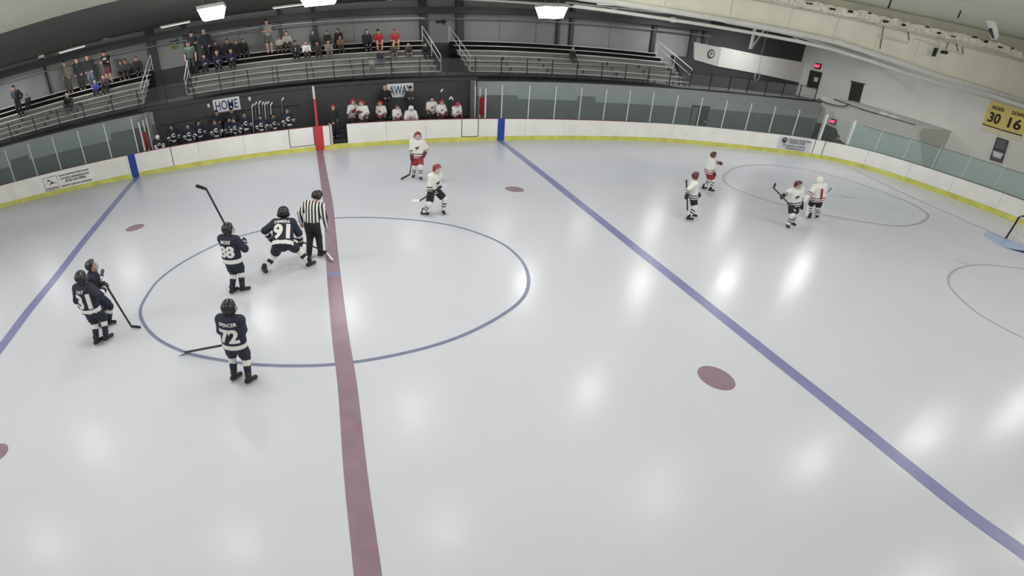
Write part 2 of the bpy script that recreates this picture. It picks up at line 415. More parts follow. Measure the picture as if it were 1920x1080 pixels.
for x in (-13.0, -3.2, 4.0, 13.6, 16.2, 21.8):
    part('wall_joint', gbox(x-0.012, x+0.012, YK-0.008, YK, 5.3, 7.3), M_colm, wb)
def arrow(x, z, s):
    pts = [(-.5, -.12), (.12, -.12), (.12, -.3), (.5, 0), (.12, .3), (.12, .12), (-.5, .12)]
    V = [(x+p[0]*s, YK-0.035, z+p[1]*s) for p in pts] + [(x+p[0]*s, YK-0.005, z+p[1]*s) for p in pts]
    n = len(pts)
    return V, [tuple(range(n)), tuple(reversed(range(n, 2*n)))] + [(i, n+i, n+(i+1) % n, (i+1) % n) for i in range(n)]
for (u, v), nm in (((827.5, 41), 'black arrow sign on the wall between the two long stands'), ((328, 78), 'black arrow sign on the wall above a green tag')):
    p = gy(u, v, YK-0.02); o = obj('arrow_sign', mesh('arrow_sign', *arrow(p[0], p[2], 0.72), M_black)); tag(o, nm, 'sign')
M_green = mat('tag_green', (96, 150, 60), 0.6)
p = gy(328, 88.5, YK-0.02)
gtag = obj('green_tag', None, None, (p[0], YK, p[2])); tag(gtag, 'small green tag stuck below the arrow', 'sign')
part('tag_plate', box(-0.25, 0.25, -0.03, 0.0, -0.14, 0.14), M_green, gtag)
part('tag_print', place_text(text_vf('REC', 0.2, 0.004, 0.003), (0, -0.032, 0), (1, 0, 0), (0, 0, 1)), M_door, gtag)
# wall fan seen above the stand
p = gy(468, 42, YK-0.1)
fan = obj('wall_fan', None, None, (p[0], YK, p[2])); tag(fan, 'dark round fan with a pale hub on the back wall', 'fan')
part('fan_drum', tube([(0, -0.2, 0), (0, 0, 0)], 0.26, 20), M_colm, fan, smooth=False)
part('fan_hub', tube([(0, -0.23, 0), (0, -0.18, 0)], 0.07, 12), M_alu, fan)
for k in range(5):
    a = k*2*math.pi/5
    part('fan_blade', ([(0.06*math.cos(a), -0.21, 0.06*math.sin(a)), (0.24*math.cos(a-.25), -0.205, 0.24*math.sin(a-.25)), (0.24*math.cos(a+.25), -0.225, 0.24*math.sin(a+.25))], [(0, 1, 2)]), M_steel, fan)

# mezzanine corner: dark wall, white half wall with a round emblem, end wall
wm = struct('wall_mezzanine', box(30.2, XE, YK, YK+0.3, 0, 8.0), M_colm, 'dark wall behind the mezzanine at the corner')
def ypoly(pix, y, t):
    q = [gy(*p_, y) for p_ in pix]; n = len(q)
    V = [tuple(a) for a in q] + [(a[0], a[1]+t, a[2]) for a in q]
    return V, [tuple(range(n)), tuple(reversed(range(n, 2*n)))] + [(i, n+i, n+(i+1) % n, (i+1) % n) for i in range(n)]
M_lg = mat('half_wall_grey', (206, 206, 202), 0.7, noise=0.04)
hw = struct('wall_half', ypoly([(1303, 79), (1302, 112), (1344, 124), (1351, 89)], YK-0.35, 0.3), M_lg, 'pale half wall of the mezzanine with a round emblem')
part('half_wall_panel', ypoly([(1352, 88), (1345, 124.5), (1420, 138), (1428, 104)], YK-0.36, 0.3), M_white_wall, hw)
part('half_wall_panel', ypoly([(1429, 104), (1421, 138), (1508, 157), (1519, 119)], YK-0.36, 0.3), M_white_wall, hw)
p = gy(1333, 101, YK-0.36)
part('emblem_disc', tube([(p[0], p[1]-0.03, p[2]), (p[0], p[1], p[2])], 0.32, 24), M_colm, hw, 'dark round emblem')
part('emblem_ring', tube([(p[0], p[1]-0.05, p[2]), (p[0], p[1]-0.02, p[2])], 0.22, 20), M_lg, hw)
part('emblem_mark', place_text(text_vf('P', 0.34, 0.01, 0.01), (p[0], p[1]-0.06, p[2]), (1, 0, 0), (0, 0, 1)), M_colm, hw)
lw = struct('wall_corridor', ypoly([(1262, 104), (1290, 170), (1400, 184), (1525, 203), (1540, 160), (1505, 152), (1345, 119), (1303, 108)], YK-0.3, 0.25), M_bench_wall, 'dark lower wall of the corner corridor')
# end wall
def xpoly(pix, x, t):
    q = [gx(*p_, x) for p_ in pix]; n = len(q)
    V = [tuple(a) for a in q] + [(a[0]+t, a[1], a[2]) for a in q]
    return V, [tuple(range(n)), tuple(reversed(range(n, 2*n)))] + [(i, n+i, n+(i+1) % n, (i+1) % n) for i in range(n)]
we = struct('wall_end', box(XE, XE+0.3, -15, YK+0.3, -0.16, 9), M_endw, 'pale end wall behind the goal')
d2 = obj('door_2', None); tag(d2, 'dark exit door in the corner under a red exit sign', kind='structure')
part('door_leaf', xpoly([(1519, 131), (1541, 136), (1532, 168), (1512, 163)], XE-0.08, 0.06), M_door, d2)
part('door_notice', xpoly([(1527, 144), (1535, 146), (1532, 154), (1525, 152)], XE-0.1, 0.015), M_lg, d2)
d3 = obj('door_3', None); tag(d3, 'dark door onto the landing on the pale end wall', kind='structure')
part('door_leaf', xpoly([(1597, 153), (1619, 158), (1608, 202), (1588, 196)], XE-0.08, 0.06), M_door, d3)
part('door_frame', xpoly([(1595, 151), (1621, 157), (1621, 159), (1595, 153.5)], XE-0.09, 0.07), M_colm, d3)
M_exit = emit('exit_red', (255, 70, 96), 3.0)
def exit_sign(u, v, x, nm, w_=0.42):
    p_ = gx(u, v, x-0.058); o = obj('exit_sign', None, None, p_); tag(o, nm, 'sign')
    part('sign_case', box(-0.04, 0.06, -w_/2, w_/2, -w_*0.4, w_*0.4), M_seam, o)
    part('sign_face', box(-0.06, -0.041, -w_*0.46, w_*0.46, -w_*0.36, w_*0.36), mat('exit_dark', (90, 16, 26), 0.4), o)
    part('sign_letters', place_text(text_vf('EXIT', w_*0.55, 0.006, 0.004), (-0.066, 0, 0), (0, -1, 0), (0, 0, 1), w_*0.84), M_exit, o, 'red lit EXIT letters')
exit_sign(1533.5, 124, XE, 'red lit exit sign above the corner door', 0.5)
# landing block in front of the end wall
XBk = 36.6
bk = struct('wall_landing', xpoly([(1541, 180), (1527, 245), (1727, 330), (1718, 236), (1660, 219), (1600, 201)], XBk, 0.25), M_lg, 'low pale wall below the end landing')
q0 = gx(1541, 182, XBk); q1 = gx(1718, 236, XBk)
XD = XBk+0.27
part('landing_deck', ([(XD, q0[1], q0[2]-.03), (XE, q0[1], q0[2]-.03), (XE, q1[1], q1[2]-.03), (XD, q1[1], q1[2]-.03), (XD, q0[1], q0[2]-.2), (XE, q0[1], q0[2]-.2), (XE, q1[1], q1[2]-.2), (XD, q1[1], q1[2]-.2)], HEX), M_lg, bk)
part('landing_edge', xpoly([(1563, 185), (1563, 187), (1620, 207), (1716, 235), (1716, 233.6), (1620, 205.4)], XBk-0.06, 0.05), M_colm, bk)
part('block_return', box(XBk+0.26, XE, q1[1]-0.2, q1[1], -0.16, q1[2]-0.05), M_lg, bk)
part('dado_panel', xpoly([(1524, 229), (1520, 246), (1575, 267), (1568, 242), (1545, 232)], XBk-0.04, 0.03), M_bench_wall, bk, 'dark doorway shape at the foot of the block')
exit_sign(1562, 228, XBk, 'red lit exit sign low on the pale block', 0.42)
for u, v, w_, h_, nm in ((1658, 218, 0.5, 0.18, 'pale tub on the landing nearest the dark door'), (1673, 223, 0.5, 0.16, 'pale tub on the landing further from the dark door')):
    p_ = gx(u, v+3, XBk+0.4); p_[2] = np.interp(p_[1], [q1[1], q0[1]], [q1[2], q0[2]])-0.03
    o = obj('storage_tub', None, None, p_); tag(o, nm, 'tub')
    part('tub_body', box(-0.2, 0.2, -w_/2, w_/2, 0, h_), M_white_wall, o); part('tub_lid', box(-0.22, 0.22, -w_/2-.02, w_/2+.02, h_, h_+0.05), M_lg, o)
hz = obj('drooping_hose', mesh('drooping_hose', *tube(spline([tuple(gx(*p_, XBk-0.1)) for p_ in ((1534, 185), (1548, 192), (1565, 197), (1582, 199), (1592, 196))], 5), 0.035, 6), M_colm)); tag(hz, 'dark hose drooping along the pale block wall', 'hose')

# ================================================================== roof
def zc(x): return 8.15 - 0.02*max(x, 0)
cl = struct('ceiling', ([(-32, -15, zc(-32)), (42, -15, zc(42)), (42, 6.2, zc(42)), (-32, 6.2, zc(-32)), (-32, -15, 9.2), (42, -15, 9.2), (42, 6.2, 9.2), (-32, 6.2, 9.2)], HEX), M_ceil, 'cream ceiling over the near half of the rink')
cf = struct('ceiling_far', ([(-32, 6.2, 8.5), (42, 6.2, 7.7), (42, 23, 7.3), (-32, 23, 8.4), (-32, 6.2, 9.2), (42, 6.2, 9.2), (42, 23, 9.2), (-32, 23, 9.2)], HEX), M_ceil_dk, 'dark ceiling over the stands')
YF = 6.0
def fb(x): return float(np.interp(x, [-32, 8, 13, 21.5, 28.8, 34, 37, 40], [7.0, 6.75, 6.45, 6.1, 5.36, 5.02, 4.78, 4.6]))
def ft(x): return float(np.interp(x, [-32, 14, 23.8, 32.5, 35.4, 40], [7.6, 7.3, 7.0, 6.8, 6.62, 6.3]))
fa = obj('wall_fascia', None); tag(fa, 'cream fascia panels hanging below the roof truss', kind='structure')
xs = [9.5, 13, 16, 19, 21.6, 24.2, 27, 30.3, 34.2, 40]
for a, b in zip(xs[:-1], xs[1:]):
    part('fascia_panel', ([(a+.012, YF, fb(a)), (b-.012, YF, fb(b)), (b-.012, YF+.08, fb(b)), (a+.012, YF+.08, fb(a)), (a+.012, YF, ft(a)), (b-.012, YF, ft(b)), (b-.012, YF+.08, ft(b)), (a+.012, YF+.08, ft(a))], HEX), M_fascia, fa)
part('fascia_tube', tube([(x, YF-0.1, fb(x)-0.02) for x in [9.5]+list(range(10, 41, 2))], 0.11, 10), M_pipe, fa, smooth=True)
part('fascia_pipe', tube([(x, YF+0.25, fb(x)-0.28) for x in [9.5]+list(range(10, 41, 2))], 0.06, 8), M_pipe, fa, smooth=True)
# flaking insulated truss chord on top of the fascia
M_flake = mat('flaking_white', (224, 222, 206), 0.8, noise=0.25, scale=9)
r2 = random.Random(3)
def chord():
    V, F = [], []
    n = 110
    for i in range(n+1):
        x = 9.5+30.5*i/n; z = ft(x); j = [r2.uniform(-.05, .05) for _ in range(4)]
        V += [(x, YF-0.32+j[0], z-0.06+j[1]), (x, YF-0.02, z-0.1+j[2]), (x, YF-0.02, z+0.22), (x, YF-0.34+j[3], z+0.2+j[1])]
        if i:
            k = 4*(i-1)
            for q in range(4): F.append((k+q, k+(q+1) % 4, k+4+(q+1) % 4, k+4+q))
    return V, F
tr = obj('roof_truss', None); tag(tr, 'white flaking roof truss along the top of the cream fascia', 'truss')
part('top_chord', chord(), M_flake, tr)
part('infill_strip', ([(x, YF-0.02, z) for x in (9.5, 40) for z in (ft(x), zc(x)+0.05)][0:2] + [(40, YF-0.02, zc(40)+0.05), (40, YF-0.02, ft(40))], [(0, 3, 2, 1)]), M_ceil, tr)
for x in range(10, 18, 2):
    zb_ = ft(x)
    part('web_bar', tube([(x, YF-0.2, zb_+0.2), (x+1, YF-0.2, zc(x)-0.02)], 0.03, 6), M_pipe, tr)
    part('web_bar', tube([(x+1, YF-0.2, zc(x)-0.02), (x+2, YF-0.2, ft(x+2)+0.2)], 0.03, 6), M_pipe, tr)
M_dark = mat('peel_dark', (40, 40, 36), 0.9)
for k in range(26):
    x = 9+1.15*k+r2.uniform(-.3, .3); z = ft(x)+r2.uniform(-.04, .2)
    part('peeled_patch', box(x, x+r2.uniform(.1, .35), YF-0.40, YF-0.36, z, z+r2.uniform(.04, .1)), M_dark, tr)
for a, b in (((1657, 50), (1650, 92)), ((1703, 60), (1705, 76)), ((1778, 80), (1772, 98)), ((1793, 82), (1797, 96)), ((1804, 88), (1806, 100))):
    part('hanging_wire', tube([tuple(gy(*a, YF-0.04)), tuple(gy(*b, YF-0.04))], 0.015, 5), M_dark, tr)
part('conduit', tube([tuple(gy(1716, 72, YF-0.05)), tuple(gy(1806, 103, YF-0.05))], 0.02, 6), M_pipe, tr)
part('conduit', tube([tuple(gy(1648, 68, YF-0.05)), tuple(gy(1702, 81, YF-0.05))], 0.03, 6), M_pipe, tr)
# small camera bracket on the fascia
p = gy(1757, 100, YF-0.15)
br = obj('camera_bracket', None, None, p); tag(br, 'small white bracket with two black cameras on the fascia', 'bracket')
part('bracket_arm', tube([(-0.1, 0, 0.55), (0.0, -0.1, 0), (0.1, -0.1, -0.35)], 0.035, 6), M_pipe, br)
part('camera_body', box(-0.42, -0.28, -0.15, -0.05, -0.15, 0.2), M_black, br); part('camera_body', box(0.1, 0.5, -0.15, -0.05, 0.02, 0.14), M_black, br)
# hanging brace in the near ceiling
q = [gz(1845, -10, 7.3), gz(1868, 72, 6.9)]
bz = obj('ceiling_brace', None); tag(bz, 'white timber brace hanging from the cream ceiling', 'brace')
q1_ = gy(1866, 71, 3.6); q0_ = gy(1847, 0, 3.6)
dq = (q0_-q1_); q2_ = q0_ + dq*0.25
def beam(a, b, t):
    a, b = Vector(a), Vector(b); d = (b-a).normalized(); s_ = d.cross(Vector((0, 1, 0))).normalized()*t; w2 = d.cross(s_).normalized()*t
    V = [tuple(a-s_-w2), tuple(a+s_-w2), tuple(a+s_+w2), tuple(a-s_+w2), tuple(b-s_-w2), tuple(b+s_-w2), tuple(b+s_+w2), tuple(b-s_+w2)]
    return V, HEX
part('brace_post', beam(q1_, q2_, 0.09), M_pipe, bz)
part('brace_foot', beam(q1_ + np.array([-0.05, 0, -0.02]), q1_ + dq*0.22 + np.array([-0.22, 0, 0]), 0.04), M_black, bz)
for u, v in ((1666, 12), (1825, 9), (1797, 30)):
    p = gy(u, v, 3.0)
    o = obj('ceiling_hook', mesh('ceiling_hook', *tube([(p[0], p[1], p[2]-0.06), (p[0]+0.03, p[1], p[2]+0.1), (p[0], p[1], zc(p[0])+0.02)], 0.03, 6), M_dark)); tag(o, 'small dark hook in the cream ceiling', 'hook', 'hooks in the near ceiling')
# pipes and bar joists over the far side
def yline(name, pix, y, r, M, label, cat='pipe'):
    o = obj(name, mesh(name, *tube(spline([tuple(gy(*p_, y)) for p_ in pix], 4), r, 8), M, smooth=True)); tag(o, label, cat); return o
yline('roof_pipe', [(820, -4), (940, 2), (1040, 9), (1110, 17)], 15.0, 0.06, M_pipe, 'white roof pipe ending above the stand beside the hanging lamp')
yline('roof_pipe', [(1040, -8), (1120, 3), (1190, 14)], 11.0, 0.07, M_pipe, 'stout white roof pipe with an open end')
yline('roof_pipe', [(1060, 4), (1140, 13), (1260, 25), (1375, 26)], 16.0, 0.035, M_pipe, 'thin white roof pipe crossing over the emptier stand')
yline('roof_pipe', [(1360, 42), (1420, 53), (1480, 65), (1550, 84), (1660, 122)], 14.5, 0.06, M_pipe, 'white roof pipe below the fascia tube towards the corner')
bj = obj('bar_joist', None); tag(bj, 'thin steel bar joist with zigzag webs above the corner', 'joist')

top = [gy(u, v, 16.5) for u, v in ((1487, 66), (1530, 76), (1572, 88), (1614, 102), (1632, 109))]
bot = [gy(u, v, 16.5) for u, v in ((1487, 70), (1530, 87), (1572, 101), (1614, 114), (1632, 119))]
part('top_bar', tube([tuple(a) for a in top], 0.035, 6), M_pipe, bj); part('bottom_bar', tube([tuple(a) for a in bot], 0.035, 6), M_pipe, bj)
for i in range(4):
    for k in range(3):
        a = top[i]*(1-k/3)+top[i+1]*k/3; b = bot[i]*(1-(k+.5)/3)+bot[i+1]*(k+.5)/3; c_ = top[i]*(1-(k+1)/3)+top[i+1]*(k+1)/3
        part('web_bar', tube([tuple(a), tuple(b), tuple(c_)], 0.018, 5), M_pipe, bj)
part('hanger_rod', tube([tuple(top[1]), (top[1][0], top[1][1], 8.0)], 0.02, 6), M_pipe, bj)
bc = obj('roof_bracket', None); tag(bc, 'white triangular roof bracket above the half wall', 'bracket')
part('bracket_post', tube([tuple(gy(1416, 52, 18)), tuple(gy(1407, 92, 18))], 0.11, 8), M_pipe, bc)
part('bracket_brace', tube([tuple(gy(1433, 56, 18)), tuple(gy(1409, 90, 18))], 0.06, 8), M_pipe, bc)
hp = obj('hanging_ring', None); tag(hp, 'pale ring hanging on a cord before the dark wall', 'ring')
p = gy(1420, 142, 19.0)
part('ring', tube([(p[0]+.22*math.cos(t), p[1], p[2]+.32*math.sin(t)) for t in [2*math.pi*k/16 for k in range(17)]], 0.035, 6, False), M_lg, hp)
part('cord', tube([(p[0]+.1, 19, 7.95), tuple(gy(1428, 100, 19)), (p[0], p[1], p[2]+.32)], 0.012, 5), M_lg, hp)
for u, v, nm in ((78, 104, 'above the four standing men'), (198, 68, 'above the man in the printed hoodie'), (1150, 20, 'above the middle of the emptier stand'), (1260, 37, 'near the corner columns'), (1082, 11, 'beside the hanging lamp')):
    if u == 1082: continue
    p = gy(u, v, YK-0.6); o = obj('wall_floodlight', None, None, p); tag(o, 'small square white floodlight hung high ' + nm, 'floodlight')
    part('lamp_face', box(-0.2, 0.2, -0.1, 0.0, -0.17, 0.17), M_white_wall, o); part('lamp_back', box(-0.15, 0.15, 0, 0.12, -0.12, 0.12), M_steel, o)
    part('hanger_rod', tube([(0, 0.05, 0.17), (0, 0.05, 0.9)], 0.02, 6), M_steel, o)

# closing walls outside the picture
struct('wall_left', box(-32, -31.7, -15, 23, -0.3, 9.2), M_endw, 'plain left end wall')
struct('wall_near', box(-32, 42, -15.3, -15, -0.3, 9.2), M_endw, 'plain wall on the near side')

# ================================================================== lamps
M_lampf = emit('lamp_face', (255, 253, 246), 26.0)
M_lampb = mat('lamp_housing', (200, 200, 196), 0.4)
def high_bay(x, y, z, label, w_=1.0):
    o = obj('high_bay_light', None, None, (x, y, z)); tag(o, label, 'light', 'high bay lights over the ice')
    h = w_/2
    V = [(-h*.75, -.3, 0), (h*.75, -.3, 0), (h*.75, .3, 0), (-h*.75, .3, 0), (-h, -.42, .42), (h, -.42, .42), (h, .42, .42), (-h, .42, .42)]
    part('diffuser', (V, HEX), M_lampf, o, 'bright white diffuser')
    part('housing', box(-h*1.03, h*1.03, -.45, .45, .42, .55), M_lampb, o)
    top_ = (zc(x) if y < 6.2 else np.interp(x, [-32, 42], [8.5-0.1*(y-6.2)/16.8, 7.7-0.4*(y-6.2)/16.8]))-z+.02
    for sx in (-.3, .3): part('hanger_rod', tube([(sx, 0, .55), (sx, 0, top_)], 0.025, 6), M_steel, o)
    L = bpy.data.lights.new('lamp_light', 'AREA'); L.shape = 'RECTANGLE'; L.size = w_; L.size_y = 0.7; L.energy = LAMP_POWER*(1.35 if y > 9 else 0.42 if y < 0 else 0.85)*(1.5 if x > 23 else 1.25 if x > 15 else 1.0); L.color = (1.0, 0.99, 0.975); L.spread = math.radians(175)
    lo = obj('lamp_light', L, o, (0, 0, -0.03))
    return o
a = gy(1033, 34, 9.4); high_bay(a[0], 9.4, a[2], 'bright hanging lamp before the emptier stand', 1.0)
a = gy(400, 36, 9.4); high_bay(a[0], 9.4, a[2], 'bright hanging lamp above the jersey-wearing fans', 1.0)
a = gy(600, 9, 9.4); high_bay(a[0], 9.4, a[2], 'wide hanging lamp above the middle stand', 1.5)
for x in (-24.4, 17.6, 24.0, 30.0): high_bay(x, 9.4, 6.7 if x < 29 else 6.5, 'white box lamp in the far row over the ice, the end one added')  # lamp closest to the end wall is added, out of view, to light that corner
for y in (2.0, -3.2, -8.2):
    for x in (-24.4, -17.4, -10, -3.4, 2.8, 10.2, 17.3, 24.4, 31.5):
        if y > 0 and x > 15: continue
        high_bay(x, y, 7.5 if (y > 0 and x < 0) else 6.9, 'white box lamp in the far row over the ice, the end one added')

# ================================================================== stands
# strip lights: one above the stands is real, the rest added to brighten
M_strip = emit('strip_tube', (250, 250, 244), 0.5)
for x, ys_ in [(q, 19.2) for q in (-26, -19.5, -13, -6.5, 0, 6.5, 13, 19.5, 26, 33)] + [(36.6, 15.0), (36.6, 11.0), (36.6, 7.2)]:  # lights nearest the end wall are unseen, added to brighten it
    o = obj('strip_fill_light', None, None, (x, ys_, 7.75*(1-0.002*max(x, 0))-(0.9 if x > 35 else 0))); tag(o, 'long white strip light in a row mostly added to brighten the stands' if x < 35 else 'added strip light, out of view, brightening the pale end wall', 'light', 'strip lights over the stands' if x < 35 else 'added lights before the end wall')
    part('strip_tray', box(-0.9, 0.9, -0.1, 0.1, 0.03, 0.1), M_lampb, o); part('strip_tube', tube([(-0.85, 0, 0), (0.85, 0, 0)], 0.03, 8), M_strip, o)
    part('hanger_rod', tube([(0, 0, 0.1), (0, 0, 0.75 if x < 35 else 1.6)], 0.02, 6), M_steel, o)
    L = bpy.data.lights.new('strip_glow', 'AREA'); L.shape = 'RECTANGLE'; L.size = 1.7; L.size_y = 0.2; L.energy = STRIP_POWER*(0.24 if x > 35 else 2.4 if x > 22 else 1.7 if x < -10 else 1.0); L.spread = math.radians(178)
    obj('strip_glow', L, o, (0, 0, -0.05))
ROWY = [17.9+0.6*i for i in range(7)]
ROWZ = [3.66, 3.96, 4.26, 4.56, 4.88, 5.2, 5.5]          # seat heights before G(x)
def row_seat(i, x): return ROWZ[i]*G(x)
def bleacher(x0, x1, label, rail_left, rail_right):
    o = obj('bleacher', None); tag(o, label, 'bleacher', 'aluminium bleachers')
    for i in range(7):
        y = ROWY[i]; zs = ROWZ[i]; zf = zs-0.32 if i else HP+0.02
        part('seat_plank', gbox(x0, x1, y, y+0.26, zs-0.045, zs), M_alubench, o)
        if i: part('foot_plank', gbox(x0+.05, x1-.05, y-0.33, y-0.02, zf-0.01, zf+0.03), M_riser, o)
        if 0 < i <= 4: part('riser_or_gap_shade', gbox(x0+.05, x1-.05, y+0.2, y+0.235, zs-0.3, zs-0.046), M_riser, o)
        if i > 4: part('riser_or_gap_shade', gbox(x0+.05, x1-.05, y+0.2, y+0.235, zs-0.3, zs-0.05), M_under, o)  # dark sheet stands in for the shade of open gaps under the top rows
    n = max(2, int((x1-x0)/2.2))
    for k in range(n+1):
        x = x0+0.3+(x1-x0-0.6)*k/n; g = G(x)
        for i in range(4): part('support_post', gbox(x-0.03, x+0.03, ROWY[i]+0.06, ROWY[i]+0.14, HP-0.02, ROWZ[i]-0.045), M_colm, o)
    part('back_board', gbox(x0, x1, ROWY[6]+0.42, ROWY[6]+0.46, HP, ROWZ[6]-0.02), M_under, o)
    def guard(x, side):
        g = G(x)
        pts = [(x, ROWY[0]+0.1, (ROWZ[0])*g), (x, ROWY[0]+0.1, (ROWZ[0]+0.95)*g), (x, ROWY[6]+0.3, (ROWZ[6]+0.95)*g), (x, ROWY[6]+0.3, (ROWZ[6]-.1)*g)]
        part('side_rail', tube(pts, 0.028, 6), M_pipe, o, 'white pipe side rail')
        part('side_rail', tube([(x, ROWY[0]+0.1, (ROWZ[0]+0.5)*g), (x, ROWY[6]+0.3, (ROWZ[6]+0.5)*g)], 0.022, 6), M_pipe, o)
        part('side_rail', tube([(x, ROWY[3]+0.1, (ROWZ[3])*g), (x, ROWY[3]+0.1, (ROWZ[3]+0.95)*g)], 0.022, 6), M_pipe, o)
    if rail_left: guard(x0-0.05, -1)
    if rail_right: guard(x1+0.05, 1)
    return o
xa = gy(276, 150, 20)[0]; xb0 = gy(350, 130, 19)[0]; xb1 = gy(806, 90, 20)[0]; xc0 = gy(872, 100, 19)[0]; xc1 = gy(1258, 125, 20)[0]
bleacher(-29, xa, 'aluminium bleacher with a few standing men beside the arrow wall', False, True)
blB = bleacher(xb0, xb1, 'aluminium bleacher crowded with seated fans above the benches', True, True)
bleacher(xc0, xc1, 'nearly empty aluminium bleacher beside the corner columns', True, True)
part('back_rail', tube(spline([tuple(gy(*p_, YK-0.3)) for p_ in ((397, 65), (497, 50), (600, 41), (700, 36), (797, 33.5))], 4), 0.03, 6), M_pipe, blB, 'white pipe along the top of the stand')
# railing along the front edge of the stands
rl = obj('front_railing', None); tag(rl, 'thin black railing with clear panels along the front of the stands', 'railing')
rx = [-17.31-1.6*k for k in range(6, 0, -1)] + [-17.31, -15.58, -13.94, -12.29, -10.5, -8.93, -7.3, -5.76, -4.21, -2.66, -1.06, 0.53, 1.98, 3.59, 5.12, 6.7, 8.28, 9.9, 11.44, 13.01, 14.6, 16.21, 17.87, 19.52, 21.19, 22.8, 24.39, 26.0, 27.6, 29.2, 30.8, 32.4, 34.0, 35.6]
M_panel = glass_mat('railing_panel', (0.96, 0.97, 0.97), 0.04)
for a in rx: part('rail_post', gbox(a-0.024, a+0.024, YW+0.02, YW+0.06, HP+0.05, 4.52), M_black, rl)
for a, b in zip(rx[:-1], rx[1:]):
    part('clear_panel', gbox(a+0.03, b-0.03, YW+0.035, YW+0.042, HP+0.1, 4.45), M_panel, rl)
part('top_rail', gbox(rx[0], rx[-1], YW+0.02, YW+0.06, 4.5, 4.54), M_black, rl); part('bottom_rail', gbox(rx[0], rx[-1], YW+0.02, YW+0.06, HP+0.06, HP+0.1), M_black, rl)

# ================================================================== benches
def bench_end(x, s, label):
    o = obj('bench_screen', None); tag(o, label, 'screen')
    part('red_panel', box(x-0.03, x+0.03, YB+0.2, YB+0.95, 1.3, 2.25), M_bred, o)
    for y in (YB+0.16, YB+0.98, YB+1.7): part('screen_post', box(x-0.035, x+0.035, y-0.03, y+0.03, 0, 2.9*G(x)), M_alu, o)
    part('screen_wall', box(x-0.04, x+0.04, YB+1.72, YW-0.02, -0.15, 3.2*G(x)), M_wallup, o)
bench_end(-8.5, 1, 'red panelled glass screen at the end of the home bench'); bench_end(9.62, -1, 'red panelled glass screen at the end of the away bench')
# tall post at the red line between the benches
o = obj('centre_post', None, None, (XR-0.03, YB+0.14, 0)); tag(o, 'tall post painted red below and white above between the benches', 'post')
part('post_lower', box(-0.06, 0.06, -0.03, 0.05, 0, 2.7), M_bred, o, 'red lower post'); part('post_upper', box(-0.05, 0.05, -0.03, 0.05, 2.7, 3.35), M_alu, o, 'white upper post')
part('divider_pane', box(-0.01, 0.01, 0.05, 2.2, 1.3, 2.6), M_glass, o)
M_wood = mat('bench_wood', (120, 92, 66), 0.6, noise=0.1)
for x0, x1, nm in ((-8.1, 0.2, 'long low wooden bench behind the navy players'), (2.4, 9.2, 'long low wooden bench behind the white-jersey players')):
    o = obj('players_bench', None); tag(o, nm, 'bench')
    part('seat_plank', box(x0, x1, 15.85, 16.05, 0.86, 0.9), M_wood, o)
    for k in range(4):
        x = x0+0.3+(x1-x0-0.6)*k/3; part('leg', box(x-0.03, x+0.03, 15.88, 16.02, 0.5, 0.86), M_steel, o)
bf = struct('floor_bench', box(-8.4, 9.5, YB+0.12, YW-0.02, -0.16, 0.16), M_under, 'dark rubber floor of the benches')
for x0, x1 in ((-8.0, 1.24), (2.16, 5.5), (6.4, 9.3)): part('bench_platform', box(x0, x1, YB+0.2, YW-0.72, 0.16, 0.5), M_under, bf)
part('coach_platform', box(-8.0, 0.6, YW-0.7, YW-0.03, 0.16, 0.74), M_under, bf); part('coach_platform', box(2.4, 9.3, YW-0.7, YW-0.03, 0.16, 1.05), M_under, bf)
for k in range(3): part('step', box(1.3, 2.3, YB+0.7+0.45*k, YB+1.15+0.45*k, 0.18, 0.36+0.2*k), M_colm, bf)
part('sill_shelf', box(-8.4, 0.5, YB+0.12, YB+0.3, 1.18, 1.24), M_cap, bf); part('sill_shelf', box(2.2, 9.5, YB+0.12, YB+0.3, 1.08, 1.14), M_cap, bf)
# bench signs
M_sign = mat('sign_white', (222, 226, 236), 0.5, noise=0.03); M_navytxt = mat('sign_navy', (34, 42, 84), 0.5)
def wall_sign(name, x0, x1, z0, z1, s, label, size):
    o = obj(name, None, None, ((x0+x1)/2, YW-0.02, (z0+z1)/2)); tag(o, label, 'sign')
    hx, hz_ = (x1-x0)/2, (z1-z0)/2
    part('sign_board', box(-hx, hx, -0.03, 0, -hz_, hz_), M_sign, o)
    part('sign_letters', place_text(text_vf(s, size, 0.009, 0.004), (0, -0.034, 0), (1, 0, 0), (0, 0, 1), (x1-x0)*0.84), M_navytxt, o, 'navy block letters')
wall_sign('home_sign', -4.78, -3.3, 2.42, 3.16, 'HOME', 'white HOME sign with navy letters on the black bench wall', 0.72)
wall_sign('away_sign', 4.8, 6.28, 2.22, 2.98, 'AWAY', 'white AWAY sign with navy letters on the black bench wall', 0.72)
for u, v in ((391, 198), (468, 185)):
    p = gy(u, v, YW-0.02); o = obj('wall_notice', mesh('wall_notice', *box(p[0]-.06, p[0]+.06, YW-.04, YW-.016, p[2]-.1, p[2]+.1), M_sign)); tag(o, 'small white notice on the wall beside the HOME sign', 'notice', 'notices by the home sign')
rk = obj('wall_rail', mesh('wall_rail', *tube([tuple(gy(u, v, YW-0.08)) for u, v in ((302, 236), (392, 218), (460, 206), (563, 196))], 0.025, 6), M_colm)); tag(rk, 'thin grey rail on the black wall behind the home bench', 'rail')

